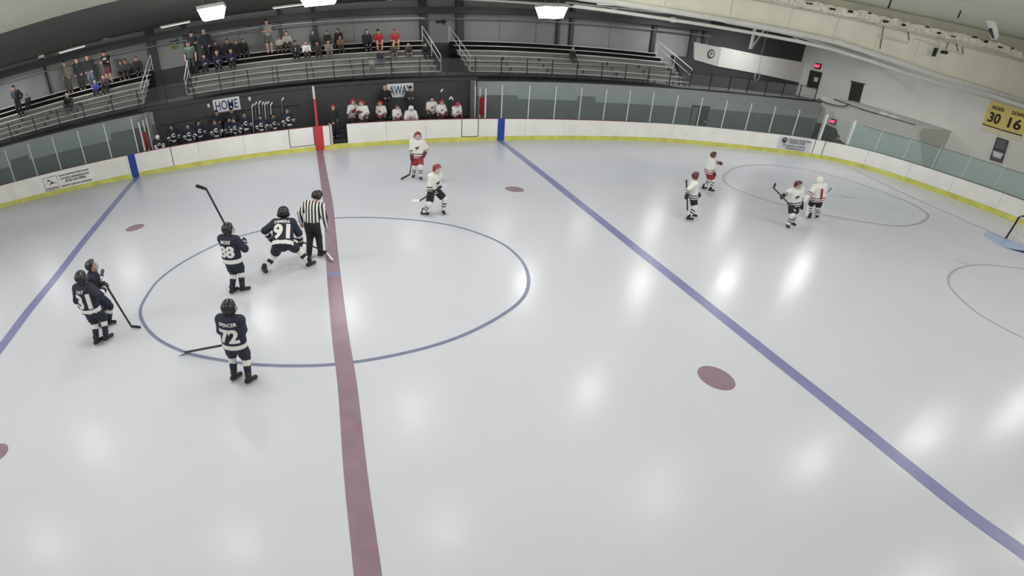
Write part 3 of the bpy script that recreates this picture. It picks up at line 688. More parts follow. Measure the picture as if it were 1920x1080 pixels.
# ================================================================== adverts on the boards
M_adv = mat('advert_white', (240, 240, 242), 0.45); M_ink = mat('advert_ink', (48, 50, 58), 0.6)
def advert(name, s0, s1, z0, z1, texts, label, M, extra=None):
    o = obj(name, None); tag(o, label, 'advert')
    part('advert_sheet', piece(s0, s1, z0, z1, -0.006, 0.004, 4), M, o)
    p0, _, n0 = along(s0); p1, _, n1 = along(s1)
    r = np.array([*(p1-p0), 0.0]); L = float(np.linalg.norm(r)); r /= L; n = np.array([r[1], -r[0], 0])     # towards the ice
    for s, fx, fz, wd, sz in texts:
        c_ = np.array([*(p0*(1-fx)+p1*fx), z0+(z1-z0)*fz]) + n*0.03
        part('advert_lettering', place_text(text_vf(s, sz, 0.003, 0.002), c_, r, (0, 0, 1), wd*L), M_ink, o)
    if extra: extra(o, p0, p1, r, n, z0, z1)
def hill_logo(o, p0, p1, r, n, z0, z1):
    def P(fx, fz): return tuple(np.array([*(p0*(1-fx)+p1*fx), z0+(z1-z0)*fz]) + n*0.03)
    part('logo_frame', tube([P(.03, .06), P(.03, .94), P(.31, .94), P(.31, .06), P(.03, .06)], 0.014, 5), M_ink, o)
    part('logo_peak', ([P(.05, .4), P(.13, .82), P(.2, .55), P(.17, .6), P(.12, .72)], [(0, 4, 3, 2, 1)]), M_ink, o)
    part('logo_peak', ([P(.12, .4), P(.2, .62), P(.29, .4), P(.22, .5)], [(0, 3, 2, 1)]), M_ink, o)
advert('board_advert', S(-14.9), S(-11.65), 0.24, 1.12, [('PEAKS', .17, .18, .22, .16), ('PROUD SUPPORTER OF RINK HOCKEY', .65, .86, .58, .12), ('ICE RINK REFRIGERATION', .65, .64, .55, .14), ('(818) 562-9856', .65, .43, .4, .2), ('SERVICE REPAIR SUPPORT', .65, .16, .6, .12)],
       'white advert with a mountain logo and phone number on the boards', M_adv, hill_logo)
M_adv2 = mat('advert_grey', (206, 208, 216), 0.45)
def care_logo(o, p0, p1, r, n, z0, z1):
    def P(fx, fz): return tuple(np.array([*(p0*(1-fx)+p1*fx), z0+(z1-z0)*fz]) + n*0.03)
    part('logo_figure', tube([P(.12, .55), P(.13, .88), P(.17, .95), P(.2, .86), P(.2, .55)], 0.03, 5), M_ink, o)
    part('logo_figure', tube([P(.09, .7), P(.1, .85)], 0.02, 5), M_ink, o); part('logo_figure', tube([P(.23, .7), P(.235, .85)], 0.02, 5), M_ink, o)
    part('logo_base', ([P(.14, .52), P(.19, .52), P(.19, .72), P(.14, .72)], [(0, 1, 2, 3)]), M_ink, o)
advert('board_advert', S(28.25), S(30.2), 0.26, 0.98, [('American Family Care', .62, .82, .66, .16), ('URGENT CARE', .56, .62, .48, .16), ('AT SANTA CLARITA', .5, .32, .7, .13), ('afcurgentcare.com', .55, .12, .56, .1)],
       'grey urgent care advert on the curved boards', M_adv2, care_logo)

# ================================================================== banners on the end wall
M_ban = mat('banner_yellow', (224, 204, 122), 0.7, noise=0.04); M_bantrim = mat('banner_trim', (40, 36, 30), 0.7)
def banner(pix, name_t, num, label):
    q = [gx(u, v, XE-0.022) for u, v in pix]           # tl, tr, br, bl
    o = obj('banner', None); tag(o, label, 'banner')
    def P(a, b, off=0.0):
        t_ = q[0]*(1-a)+q[1]*a; b_ = q[3]*(1-a)+q[2]*a; r_ = t_*(1-b)+b_*b
        return np.array([XE-0.022-off, r_[1], r_[2]])
    def quad(a0, a1, b0, b1, off):
        V = [tuple(P(a, b, off)) for a, b in ((a0, b0), (a1, b0), (a1, b1), (a0, b1))] + [tuple(P(a, b, off-0.012)) for a, b in ((a0, b0), (a1, b0), (a1, b1), (a0, b1))]
        return V, [(3, 2, 1, 0), (4, 5, 6, 7), (0, 1, 5, 4), (1, 2, 6, 5), (2, 3, 7, 6), (3, 0, 4, 7)]
    part('banner_cloth', quad(0, 1, 0, 1, 0.0), M_ban, o); part('banner_stripe', quad(0, 1, 0.80, 0.835, 0.008), M_bantrim, o); part('banner_hem', quad(0, 1, 0.84, 1.0, 0.006), mat('banner_cream', (226, 220, 190), 0.7), o)
    for s, a, b, wd, sz, bo in ((name_t, .5, .2, .62, .26, .004), (num, .5, .52, .62, .72, .02)):
        c_ = P(a, b, 0.02); r_ = P(1, b)-P(0, b); L = np.linalg.norm(r_)
        up = P(.5, 0)-P(.5, 1)
        part('banner_lettering', place_text(text_vf(s, sz, bo, 0.004), c_, r_, up, wd*L), M_bantrim, o)
banner([(1858, 188), (1894, 197.5), (1872, 253), (1838, 242)], 'VACHON', '30', 'yellow number 30 banner on the end wall, on the landing side')
banner([(1895, 198), (1934, 208), (1913, 265), (1873, 253.5)], 'DIONNE', '16', 'yellow number 16 banner on the end wall, farther from the landing')
q = [gx(u, v, XE-0.1) for u, v in ((1870, 258), (1890, 264), (1877, 305), (1857, 298))]
o = obj('wall_grille', None); tag(o, 'grey framed grille on the wall under the banners', 'grille')
part('grille_back', ([tuple(a) for a in q] + [(a[0]+.04, a[1], a[2]) for a in q], [(3, 2, 1, 0), (4, 5, 6, 7)]), M_walllo, o)
part('grille_frame', tube([tuple(a) for a in q + [q[0]]], 0.035, 6), M_colm, o)
part('grille_bar', tube([tuple((q[0]+q[3])/2), tuple((q[1]+q[2])/2)], 0.03, 6), M_colm, o)
part('grille_notice', ([tuple(a + np.array([-.02, 0, 0])) for a in (q[3]*.85+q[1]*.15, q[2]*.85+q[0]*.15, (q[2]*.6+q[1]*.4), (q[3]*.6+q[0]*.4))], [(0, 1, 2, 3)]), M_sign, o)

# ================================================================== goal
g0 = gz(1886, 447)
M_goal = mat('goal_post_dark', (60, 44, 44), 0.4); M_net = mat('goal_net', (206, 206, 200), 0.8)
gd = gz(1886, 447)-gz(1851, 432); gd[2] = 0; gd /= np.linalg.norm(gd)       # along the goal line
gn = np.array([-gd[1], gd[0], 0.0]); gn = gn if gn[0] > 0 else -gn                # towards the end boards
goal = obj('goal', None); tag(goal, 'hockey goal with dark posts and white net on the crease', 'goal')
gw, gh, gdp = 1.83, 0.98, 0.95
A = g0; B = g0+gd*gw
part('goal_frame', tube([tuple(A), tuple(A+[0, 0, gh-.08]), tuple(A+gd*.08+[0, 0, gh]), tuple(B-gd*.08+[0, 0, gh]), tuple(B+[0, 0, gh-.08]), tuple(B)], 0.035, 8), M_goal, goal, smooth=True)
part('base_rail', tube(spline([tuple(A), tuple(A+gn*gdp*.8+gd*.15), tuple(A+gn*gdp+gd*gw/2), tuple(B+gn*gdp*.8-gd*.15), tuple(B)], 4), 0.03, 6), M_pipe, goal)
part('top_bar', tube(spline([tuple(A+[0, 0, gh]), tuple(A+gn*.5+gd*.25+[0, 0, gh]), tuple(B+gn*.5-gd*.25+[0, 0, gh]), tuple(B+[0, 0, gh])], 4), 0.02, 6), M_pipe, goal)
V, F = [], []
cb = spline([A, A+gn*gdp*.8+gd*.15, A+gn*gdp+gd*gw/2, B+gn*gdp*.8-gd*.15, B], 5); ct = spline([A+[0, 0, gh], A+gn*.5+gd*.25+[0, 0, gh], A+gn*.5+gd*gw/2+[0, 0, gh], B+gn*.5-gd*.25+[0, 0, gh], B+[0, 0, gh]], 5)
for a, b in zip(cb, ct): V, F = join((V, F), tube([tuple(a), tuple(b)], 0.006, 4, False))
for k in range(1, 9):
    t_ = k/9; V, F = join((V, F), tube([tuple(a*(1-t_)+b*t_) for a, b in zip(cb, ct)], 0.006, 4, False))
for k in range(1, 9):
    t_ = k/9; V, F = join((V, F), tube([tuple(A+gd*gw*t_+[0, 0, gh]), tuple(ct[int(t_*(len(ct)-1))])], 0.006, 4, False))
part('goal_net', (V, F), M_net, goal)

# ================================================================== people
def Vn(*a): return np.array(a, float)
def unit(v): return v/(np.linalg.norm(v)+1e-9)
class Cap:                      # tapered, optionally flattened limb volume
    def __init__(s, a, b, ra, rb, n=None, k=1.0):
        s.a, s.b, s.ra, s.rb = Vn(*a), Vn(*b), ra, rb
        s.n = None if n is None else unit(Vn(*n)); s.k = k; s.cut = None
    def d(s, P):
        ab = s.b-s.a; L = ab@ab
        t = np.clip(((P-s.a)@ab)/(L+1e-9), 0, 1)
        q = P-s.a-t[..., None]*ab
        if s.n is not None:
            c = q@s.n; q = q + (s.k-1)*c[..., None]*s.n
        d = np.linalg.norm(q, axis=-1) - (s.ra+(s.rb-s.ra)*t)
        if s.cut is not None: d = np.maximum(d, (P-s.cut[0])@s.cut[1])
        return d, t
def nets(caps, vox, blend=0.03, cuts=()):
    lo = np.min([np.minimum(c.a, c.b)-max(c.ra, c.rb) for c in caps], 0)-2*vox
    hi = np.max([np.maximum(c.a, c.b)+max(c.ra, c.rb) for c in caps], 0)+2*vox
    n = np.ceil((hi-lo)/vox).astype(int)+1
    ax = [lo[i]+vox*np.arange(n[i]) for i in range(3)]
    D = np.full(n, 1.0)
    for c in caps:
        r = max(c.ra, c.rb)+0.07+2*vox
        l = np.minimum(c.a, c.b)-r; h = np.maximum(c.a, c.b)+r
        i0 = np.maximum(0, np.floor((l-lo)/vox).astype(int)); i1 = np.minimum(n, np.ceil((h-lo)/vox).astype(int)+1)
        X, Y, Z = np.meshgrid(ax[0][i0[0]:i1[0]], ax[1][i0[1]:i1[1]], ax[2][i0[2]:i1[2]], indexing='ij')
        d, _ = c.d(np.stack([X, Y, Z], -1))
        sl = tuple(slice(i0[j], i1[j]) for j in range(3)); old = D[sl]
        hh = np.clip(0.5+0.5*(old-d)/blend, 0, 1)
        D[sl] = np.where(old > 0.9, np.minimum(old, d), old*(1-hh)+d*hh-blend*hh*(1-hh))
    if cuts:
        X, Y, Z = np.meshgrid(*ax, indexing='ij')
        P = np.stack([X, Y, Z], -1)
        for p0, nn in cuts: D = np.maximum(D, (P-Vn(*p0))@unit(Vn(*nn)))
    S_ = D < 0
    # vertices
    cn = n-1
    acc = np.zeros((*cn, 3)); cnt = np.zeros(cn)
    base = np.stack(np.meshgrid(*[np.arange(k) for k in cn], indexing='ij'), -1).astype(float)
    corner = [(i, j, k) for i in (0, 1) for j in (0, 1) for k in (0, 1)]
    def sub(A, o): return A[o[0]:o[0]+cn[0], o[1]:o[1]+cn[1], o[2]:o[2]+cn[2]]
    for o in corner:
        for a_ in range(3):
            if o[a_]: continue
            o2 = list(o); o2[a_] = 1
            d0, d1 = sub(D, o), sub(D, o2)
            cr_ = (d0 < 0) != (d1 < 0)
            if not cr_.any(): continue
            t = np.where(cr_, d0/np.where(cr_, d0-d1, 1), 0)
            pos = np.zeros((*cn, 3))
            for b_ in range(3): pos[..., b_] = o[b_]
            pos[..., a_] = t
            acc += np.where(cr_[..., None], pos, 0); cnt += cr_
    act = cnt > 0
    idx = -np.ones(cn, dtype=np.int64); idx[act] = np.arange(act.sum())
    V = lo + vox*(base[act] + acc[act]/cnt[act][:, None])
    F = []
    for a_ in range(3):
        b_, c_ = (a_+1) % 3, (a_+2) % 3
        s0 = [slice(0, None)]*3; s0[a_] = slice(0, -1); s1 = [slice(0, None)]*3; s1[a_] = slice(1, None)
        A0, A1 = S_[tuple(s0)], S_[tuple(s1)]
        e = np.argwhere(A0 != A1)
        e = e[(e[:, b_] > 0) & (e[:, c_] > 0) & (e[:, b_] < cn[b_]) & (e[:, c_] < cn[c_])]
        if not len(e): continue
        ins = A0[tuple(e.T)]
        def at(db, dc):
            q = e.copy(); q[:, b_] -= db; q[:, c_] -= dc; return idx[tuple(q.T)]
        q = np.stack([at(1, 1), at(0, 1), at(0, 0), at(1, 0)], 1)
        q[~ins] = q[~ins][:, ::-1]
        F.append(q)
    F = np.concatenate(F)
    F = F[(F >= 0).all(1)]
    return V, F
def owner(caps, P):
    ds, ts = [], []
    for c in caps:
        d, t = c.d(P); ds.append(d); ts.append(t)
    ds = np.array(ds); k = ds.argmin(0); ts = np.array(ts)
    return k, ts[k, np.arange(len(P))]
def ik(a, b, l1, l2, pole):
    a, b = Vn(*a), Vn(*b); d = b-a; L = np.linalg.norm(d)
    if L > (l1+l2)*0.995: b = a+d*((l1+l2)*0.995/L); d = b-a; L = np.linalg.norm(d)
    x = (l1*l1-l2*l2+L*L)/(2*L); h = math.sqrt(max(0, l1*l1-x*x)); u = d/L
    p = Vn(*pole); p = unit(p-u*(p@u))
    return a+u*x+p*h, b
def rotm(ax, deg):
    return np.array(Matrix.Rotation(math.radians(deg), 3, ax))
def skeleton(H=1.75, stand=True, seat=0.45, pitch=0.0, roll=0.0, twist=0.0, lift=0.0, feet=None, hands=None, head=(0, 0), hipdrop=0.0, hip_y=0.0, hip_x=0.0, spread=0.12):
    k = H/1.75
    J = {}
    if stand:
        J['pel'] = Vn(hip_x, hip_y, (0.94-hipdrop))
        ft_ = feet or [(-spread, 0, 0.0), (spread, 0, 0.0)]
    else:
        J['pel'] = Vn(0, 0, seat/k+0.10)
        ft_ = feet or [(-0.14, 0.5, 0.0), (0.14, 0.5, 0.0)]
    M_ = rotm('Z', twist) @ rotm('X', -pitch) @ rotm('Y', roll)
    def up(x, y, z): return J['pel'] + M_ @ Vn(x, y, z)
    J['M'] = M_
    J['waist'] = up(0, 0, 0.12); J['chest'] = up(0, 0.0, 0.36); J['neck'] = up(0, 0.0, 0.53); J['sh'] = [up(-0.185, 0, 0.47), up(0.185, 0, 0.47)]
    Mh = M_ @ rotm('Z', head[0]) @ rotm('X', -head[1]) if True else M_
    J['head'] = up(0, 0.02, 0.56) + Mh @ Vn(0, 0.01, 0.13); J['Mh'] = Mh
    J['hip'] = [J['pel']+Vn(-0.09, 0, -0.02), J['pel']+Vn(0.09, 0, -0.02)]
    J['knee'], J['ank'] = [], []
    for i in (0, 1):
        f = Vn(*ft_[i][:3])/1.0; an = f/k + Vn(0, 0, 0.10)
        fw = math.radians(ft_[i][3]) if len(ft_[i]) > 3 else 0.0
        kn, an2 = ik(J['hip'][i], an, 0.44, 0.43, (math.sin(-fw)*0.6+(0.12 if i else -0.12), 1.0, 0.15))
        J['knee'].append(kn); J['ank'].append(an2)
    J['toe'] = []
    for i in (0, 1):
        fw = math.radians(ft_[i][3]) if len(ft_[i]) > 3 else (0.12 if i else -0.12)
        J['toe'].append(Vn(math.sin(fw), math.cos(fw), 0))
    hd = hands or [None, None]
    J['elb'], J['wr'] = [], []
    for i in (0, 1):
        sgn = 1 if i else -1
        h = hd[i]
        tgt = up(sgn*0.27, 0.06, -0.06) if h is None else (up(*h[1:]) if h[0] == 't' else Vn(*h)/k)
        e, w_ = ik(J['sh'][i], tgt, 0.29, 0.27, M_ @ Vn(sgn*0.7, -0.8, -0.35))
        J['elb'].append(e); J['wr'].append(w_)
    J['hand'] = [J['wr'][i]+unit(J['wr'][i]-J['elb'][i])*0.08 for i in (0, 1)]
    for key in J:
        if key in ('M', 'Mh', 'toe'): continue
        J[key] = [q*k for q in J[key]] if isinstance(J[key], list) else J[key]*k
    J['k'] = k
    return J
SKIN = [mat('skin_%d' % i, c, 0.55) for i, c in enumerate([(206, 160, 136), (190, 142, 116), (152, 108, 84), (220, 178, 156)])]
M_eye = mat('eye_dark', (34, 28, 26), 0.3); M_lip = mat('lip', (164, 96, 88), 0.5)
def body(root, J, skin, vox, hands=True):
    k = J['k']; M_ = J['M']; Mh = J['Mh']; h = J['head']; fwd = Mh @ Vn(0, 1, 0); upv = Mh @ Vn(0, 0, 1); rt = Mh @ Vn(1, 0, 0); sd = M_ @ Vn(0, 1, 0)
    C = [Cap(h-upv*0.04*k, h+upv*0.035*k, 0.082*k, 0.095*k), Cap(h+fwd*0.045*k-upv*0.07*k, h+fwd*0.03*k-upv*0.02*k, 0.045*k, 0.06*k),
         Cap(h+fwd*0.09*k-upv*0.015*k, h+fwd*0.105*k-upv*0.035*k, 0.012*k, 0.017*k), Cap(h-upv*0.08*k, J['neck']-upv*0.03*k, 0.055*k, 0.06*k),
         Cap(h-rt*0.09*k-upv*.01*k, h-rt*0.095*k+upv*0.03*k, 0.018*k, 0.02*k), Cap(h+rt*0.09*k-upv*.01*k, h+rt*0.095*k+upv*0.03*k, 0.018*k, 0.02*k),
         Cap(J['pel'], J['waist'], 0.15*k, 0.135*k, sd, 1.3), Cap(J['waist'], J['chest'], 0.135*k, 0.16*k, sd, 1.4), Cap(J['chest'], J['neck'], 0.15*k, 0.06*k, sd, 1.3), Cap(J['sh'][0], J['sh'][1], 0.065*k, 0.065*k)]
    for i in (0, 1):
        C += [Cap(J['sh'][i], J['elb'][i], 0.055*k, 0.045*k), Cap(J['elb'][i], J['wr'][i], 0.043*k, 0.03*k), Cap(J['wr'][i], J['hand'][i], 0.032*k, (0.036 if hands else 0.026)*k),
              Cap(J['hip'][i], J['knee'][i], 0.085*k, 0.058*k), Cap(J['knee'][i], J['ank'][i], 0.056*k, 0.04*k), Cap(J['ank'][i], J['ank'][i]+J['toe'][i]*0.13*k-Vn(0, 0, .055*k), 0.045*k, 0.035*k)]
    V, F = nets(C, vox, 0.025)
    V, F = [tuple(v) for v in V], [tuple(f) for f in F]; mi = [0]*len(F)
    if hands:
        for i in (0, 1):
            sgn = 1 if i else -1
            d = unit(J['hand'][i]-J['wr'][i]); s_ = unit(np.cross(d, M_ @ Vn(sgn, 0.4, 0))); pn = np.cross(s_, d)
            if (pn @ (M_ @ Vn(-sgn, 0, 0))) < 0: pn = -pn
            for q, (o_, L_) in enumerate(((-.03, .07), (-.01, .08), (.011, .075), (.03, .06))):
                a = J['hand'][i]+d*.02*k+s_*o_*k; b = a+d*L_*.55*k+pn*.008*k; c = b+d*L_*.35*k+pn*.03*k
                v, f = tube([tuple(a), tuple(b), tuple(c)], [.0095*k, .009*k, .007*k], 6); V, F = join((V, F), (v, f)); mi += [0]*len(f)
            a = J['hand'][i]-d*.03*k-s_*.03*k; v, f = tube([tuple(a), tuple(a-s_*.03*k+d*.02*k), tuple(a-s_*.035*k+d*.055*k+pn*.01*k)], [.012*k, .011*k, .008*k], 6); V, F = join((V, F), (v, f)); mi += [0]*len(f)
    for s_ in (-1, 1):
        c = h+rt*.033*s_*k+fwd*.086*k+upv*.012*k; v, f = box(-.012*k, .012*k, -.006*k, .006*k, -.007*k, .007*k)
        v = [tuple(c+rt*q[0]+fwd*q[1]+upv*q[2]) for q in v]; V, F = join((V, F), (v, f)); mi += [1]*len(f)
    c = h+fwd*.088*k-upv*.066*k; v, f = box(-.024*k, .024*k, -.006*k, .006*k, -.006*k, .006*k); v = [tuple(c+rt*q[0]+fwd*q[1]+upv*q[2]) for q in v]; V, F = join((V, F), (v, f)); mi += [2]*len(f)
    return obj('body', mesh('body', V, F, [skin, M_eye, M_lip], mi, True), root)
def garment(name, root, caps, vox, mats, classify=None, blend=0.03, cuts=()):
    V, F = nets(caps, vox, blend, cuts)
    mi = None
    if classify is not None:
        P = V[F].mean(1); k, t = owner(caps, P); mi = classify(k, t, P)
    return obj(name, mesh(name, V, F, mats, mi, True), root)
def shirt_caps(J, puff=1.0, long=True, hem=0.06, flare=1.0):
    k = J['k']; M_ = J['M']; sd = M_ @ Vn(0, 1, 0); up_ = M_ @ Vn(0, 0, 1)
    p0 = J['pel']-up_*hem*k
    C = [Cap(p0-up_*0.1*k, J['chest'], 0.178*k*puff*flare, 0.19*k*puff, sd, 1.35), Cap(J['chest'], J['neck']-up_*0.02*k, 0.175*k*puff, 0.075*k, sd, 1.3), Cap(J['sh'][0], J['sh'][1], 0.085*k*puff, 0.085*k*puff)]
    C[0].cut = (p0, -up_)
    for i in (0, 1):
        if long: C += [Cap(J['sh'][i], J['elb'][i], 0.082*k*puff, 0.07*k*puff), Cap(J['elb'][i], J['wr'][i], 0.07*k*puff, 0.05*k*puff)]
        else: C += [Cap(J['sh'][i], J['sh'][i]*.35+J['elb'][i]*.65, 0.078*k*puff, 0.072*k*puff)]
    return C
def trouser_caps(J, puff=1.0, frac=1.0):
    k = J['k']; sd = J['M'] @ Vn(0, 1, 0)
    C = [Cap(J['pel']-Vn(0, 0, .02*k), J['waist']-Vn(0, 0, .02*k), 0.165*k*puff, 0.15*k*puff, sd, 1.25)]
    for i in (0, 1):
        if frac <= 0.5:
            q = J['hip'][i]*(1-frac*1.9)+J['knee'][i]*frac*1.9; c_ = Cap(J['hip'][i], q+(q-J['hip'][i])*.3, 0.11*k*puff, 0.105*k*puff); c_.cut = (q, unit(q-J['hip'][i])); C.append(c_)
        else:
            C += [Cap(J['hip'][i], J['knee'][i], 0.105*k*puff, 0.078*k*puff), Cap(J['knee'][i], J['ank'][i]-Vn(0, 0, .02), 0.078*k*puff, 0.062*k*puff)]
    return C
def shoes(root, J, M, vox):
    k = J['k']
    for i in (0, 1):
        a = J['ank'][i]; t = J['toe'][i]
        garment('shoe', root, [Cap(a-Vn(0, 0, .02)*k, a-Vn(0, 0, .05*k)+t*.02*k, .052*k, .05*k), Cap(a-t*.03*k-Vn(0, 0, .06*k), a+t*.16*k-Vn(0, 0, .065*k), .045*k, .04*k)], vox*.7, M, cuts=[(a-Vn(0, 0, .1*k), (0, 0, -1))])
def hair(root, J, M, style, vox):
    k = J['k']; Mh = J['Mh']; h = J['head']; f = Mh @ Vn(0, 1, 0); u = Mh @ Vn(0, 0, 1); r = Mh @ Vn(1, 0, 0)
    C = [Cap(h+u*.02*k-f*.018*k, h+u*.055*k-f*.005*k, .1*k, .098*k)]
    cuts = [(h+f*.045*k+u*.05*k, unit(f*1.0-u*.75))]
    if style == 'long':
        C += [Cap(h-f*.05*k, h-f*.075*k-u*.26*k, .09*k, .06*k, f, 1.3), Cap(h-r*.075*k, h-r*.085*k-u*.22*k, .04*k, .035*k), Cap(h+r*.075*k, h+r*.085*k-u*.22*k, .04*k, .035*k)]
        cuts = [(h+f*.06*k+u*.06*k, unit(f*1.0-u*.45))]
    return garment('hair', root, C, vox*.7, M, cuts=cuts)
def cap_hat(root, J, M, vox, beanie=False):
    k = J['k']; Mh = J['Mh']; h = J['head']; f = Mh @ Vn(0, 1, 0); u = Mh @ Vn(0, 0, 1)
    o = garment('cap', root, [Cap(h+u*.045*k, h+u*.06*k, .108*k, .1*k)], vox*.7, M, cuts=[(h+u*.045*k, -u)])
    if not beanie: garment('cap_brim', o, [Cap(h+f*.09*k+u*.05*k, h+f*.15*k+u*.045*k, .06*k, .05*k, u, 5)], vox*.45, M)
    return o
def helmet(root, J, M, vox, Mc=None, cage=True):
    k = J['k']; Mh = J['Mh']; h = J['head']; f = Mh @ Vn(0, 1, 0); u = Mh @ Vn(0, 0, 1); r = Mh @ Vn(1, 0, 0)
    o = garment('helmet', root, [Cap(h+u*.02*k-f*.025*k, h+u*.045*k+f*.012*k, .128*k, .125*k), Cap(h-r*.09*k-u*.03*k-f*.02*k, h+r*.09*k-u*.03*k-f*.02*k, .06*k, .06*k)], vox*.7, M,
                cuts=[(h+f*.05*k+u*.045*k, unit(f-u*.55)), (h-u*.085*k, -u)])
    if cage:
        V, F = [], []
        c = h+f*.02*k-u*.03*k
        for a in (-60, -30, 0, 30, 60):
            pts = []
            for e in (35, 10, -15, -42):
                d = f*math.cos(math.radians(a))*math.cos(math.radians(e))+r*math.sin(math.radians(a))*math.cos(math.radians(e))+u*math.sin(math.radians(e)); pts.append(tuple(c+d*.132*k))
            V, F = join((V, F), tube(pts, .005*k, 4))
        for e in (30, 8, -14, -40):
            pts = []
            for a in (-70, -35, 0, 35, 70):
                d = f*math.cos(math.radians(a))*math.cos(math.radians(e))+r*math.sin(math.radians(a))*math.cos(math.radians(e))+u*math.sin(math.radians(e)); pts.append(tuple(c+d*.132*k))
            V, F = join((V, F), tube(pts, .005*k, 4))
        obj('face_cage', mesh('face_cage', V, F, Mc or M_steel), o)
    return o
def gloves(root, J, M, vox, trim=None, big=1.0):
    k = J['k']*big
    for i in (0, 1):
        d = unit(J['wr'][i]-J['elb'][i]); hnd = J['wr'][i]+d*.085*J['k']; s_ = unit(np.cross(d, J['M'] @ Vn(1, .3, 0)))
        C = [Cap(J['wr'][i]-d*.07*k, J['wr'][i], .075*k, .062*k), Cap(J['wr'][i], hnd, .06*k, .065*k)]
        for o_ in (-.042, -.014, .014, .042): C.append(Cap(hnd+s_*o_*k, hnd+s_*o_*k+d*.06*k+J['M'] @ Vn(0, .02, -.01)*k, .024*k, .021*k))
        C.append(Cap(J['wr'][i]+d*.02*k-s_*.05*k, hnd-s_*.075*k, .026*k, .022*k))
        garment('glove', root, C, vox*.7, [M, trim or M], (lambda kk, t, P: np.where((kk == 0) & (t > .2) & (t < .75), 1, 0)) if trim else None, blend=.012)
def skates(root, J, M, vox, Mb=None):
    k = J['k']
    for i in (0, 1):
        a = J['ank'][i]; t = J['toe'][i]; s_ = Vn(-t[1], t[0], 0)
        o = garment('skate', root, [Cap(a+Vn(0, 0, .1*k), a-Vn(0, 0, .01*k), .062*k, .056*k), Cap(a-t*.05*k-Vn(0, 0, .02*k), a+t*.15*k-Vn(0, 0, .025*k), .05*k, .045*k)], vox*.7, M)
        z0 = a[2]-.10*k
        V = [tuple(a+t*x*k+s_*y*k+Vn(0, 0, z)) for x, y, z in ((-.09, -.012, -.06*k), (.17, -.012, -.06*k), (.19, -.012, -.095*k), (-.1, -.012, -.098*k), (-.09, .012, -.06*k), (.17, .012, -.06*k), (.19, .012, -.095*k), (-.1, .012, -.098*k))]
        obj('blade', mesh('blade', V, [(0, 1, 2, 3), (7, 6, 5, 4), (0, 4, 5, 1), (1, 5, 6, 2), (2, 6, 7, 3), (3, 7, 4, 0)], Mb or M_alu), o)
def person(loc, rz, label, group=None):
    o = obj('person', None, None, loc, rz); tag(o, label, 'person', group); return o
def decal(root_j, caps, J, vf, M, name, z_off, width, side=-1, x_off=0.0, lift=0.012):
    """lettering laid onto the back (side -1) or chest (side 1) of a shirt"""
    V, F = vf; k = J['k']; M_ = J['M']
    me = bpy.data.meshes.new(name); me.from_pydata(V, [], F)
    bm = bmesh.new(); bm.from_mesh(me); bmesh.ops.triangulate(bm, faces=bm.faces[:])
    for _ in range(3):
        ed = [e for e in bm.edges if e.calc_length() > 0.05*max(1e-3, (max(v[0] for v in V)-min(v[0] for v in V))/max(width, 1e-3))]
        if not ed: break
        bmesh.ops.subdivide_edges(bm, edges=ed, cuts=1); bmesh.ops.triangulate(bm, faces=[f for f in bm.faces if len(f.verts) > 3])
    A = np.array([v.co[:] for v in bm.verts]); c = (A[:, :2].max(0)+A[:, :2].min(0))/2; sc_ = width*k/(A[:, 0].max()-A[:, 0].min())
    A = (A[:, :2]-c)*sc_
    rt = M_ @ Vn(1 if side < 0 else -1, 0, 0); up_ = M_ @ Vn(0, 0, 1); out = M_ @ Vn(0, side, 0)
    ctr = J['pel']+up_*z_off*k+M_ @ Vn(x_off*k, 0, 0)
    P = ctr+A[:, :1]*rt+A[:, 1:2]*up_+out*0.45*k
    for _ in range(14):
        d = np.min([cp.d(P)[0] for cp in caps], 0); P = P-out*np.clip(d-lift, -.05, .2)[:, None]*0.9
    for v, q in zip(bm.verts, P): v.co = q
    bm.to_mesh(me); bm.free(); me.materials.append(M); me.update()
    return obj(name, me, root_j)

# ---------------------------------------------------------------- outfits
M_navy = mat('jersey_navy', (30, 33, 54), 0.75, noise=0.08, scale=9); M_wht = mat('jersey_white', (226, 226, 224), 0.75, noise=0.04, scale=9)
M_black_cl = mat('pants_black', (27, 27, 32), 0.7, noise=0.08, scale=9); M_navyp = mat('pants_navy', (28, 31, 50), 0.7, noise=0.08, scale=9)
M_dred = mat('stripe_dark_red', (120, 52, 62), 0.75); M_red_cl = mat('pants_red', (150, 48, 58), 0.7); M_blk_st = mat('stripe_black', (44, 40, 44), 0.75)
M_helb = mat('helmet_black', (22, 23, 28), 0.25, spec=0.6); M_helr = mat('helmet_red', (128, 36, 46), 0.3, spec=0.6); M_helm = mat('helmet_maroon', (84, 40, 46), 0.3, spec=0.6); M_helr2 = mat('helmet_bright_red', (186, 48, 58), 0.3); M_helw = mat('mask_white', (232, 232, 230), 0.3)
M_skate = mat('skate_black', (26, 26, 29), 0.4); M_glb = mat('glove_black', (24, 24, 30), 0.6); M_glr = mat('glove_red', (104, 40, 50), 0.6); M_pad = mat('goalie_pad', (226, 226, 222), 0.5, noise=0.05, scale=6)
M_tape = mat('stick_tape_white', (230, 230, 230), 0.6); M_shaft = mat('stick_black', (28, 28, 30), 0.4); M_shaftg = mat('stick_grey', (120, 120, 122), 0.4)
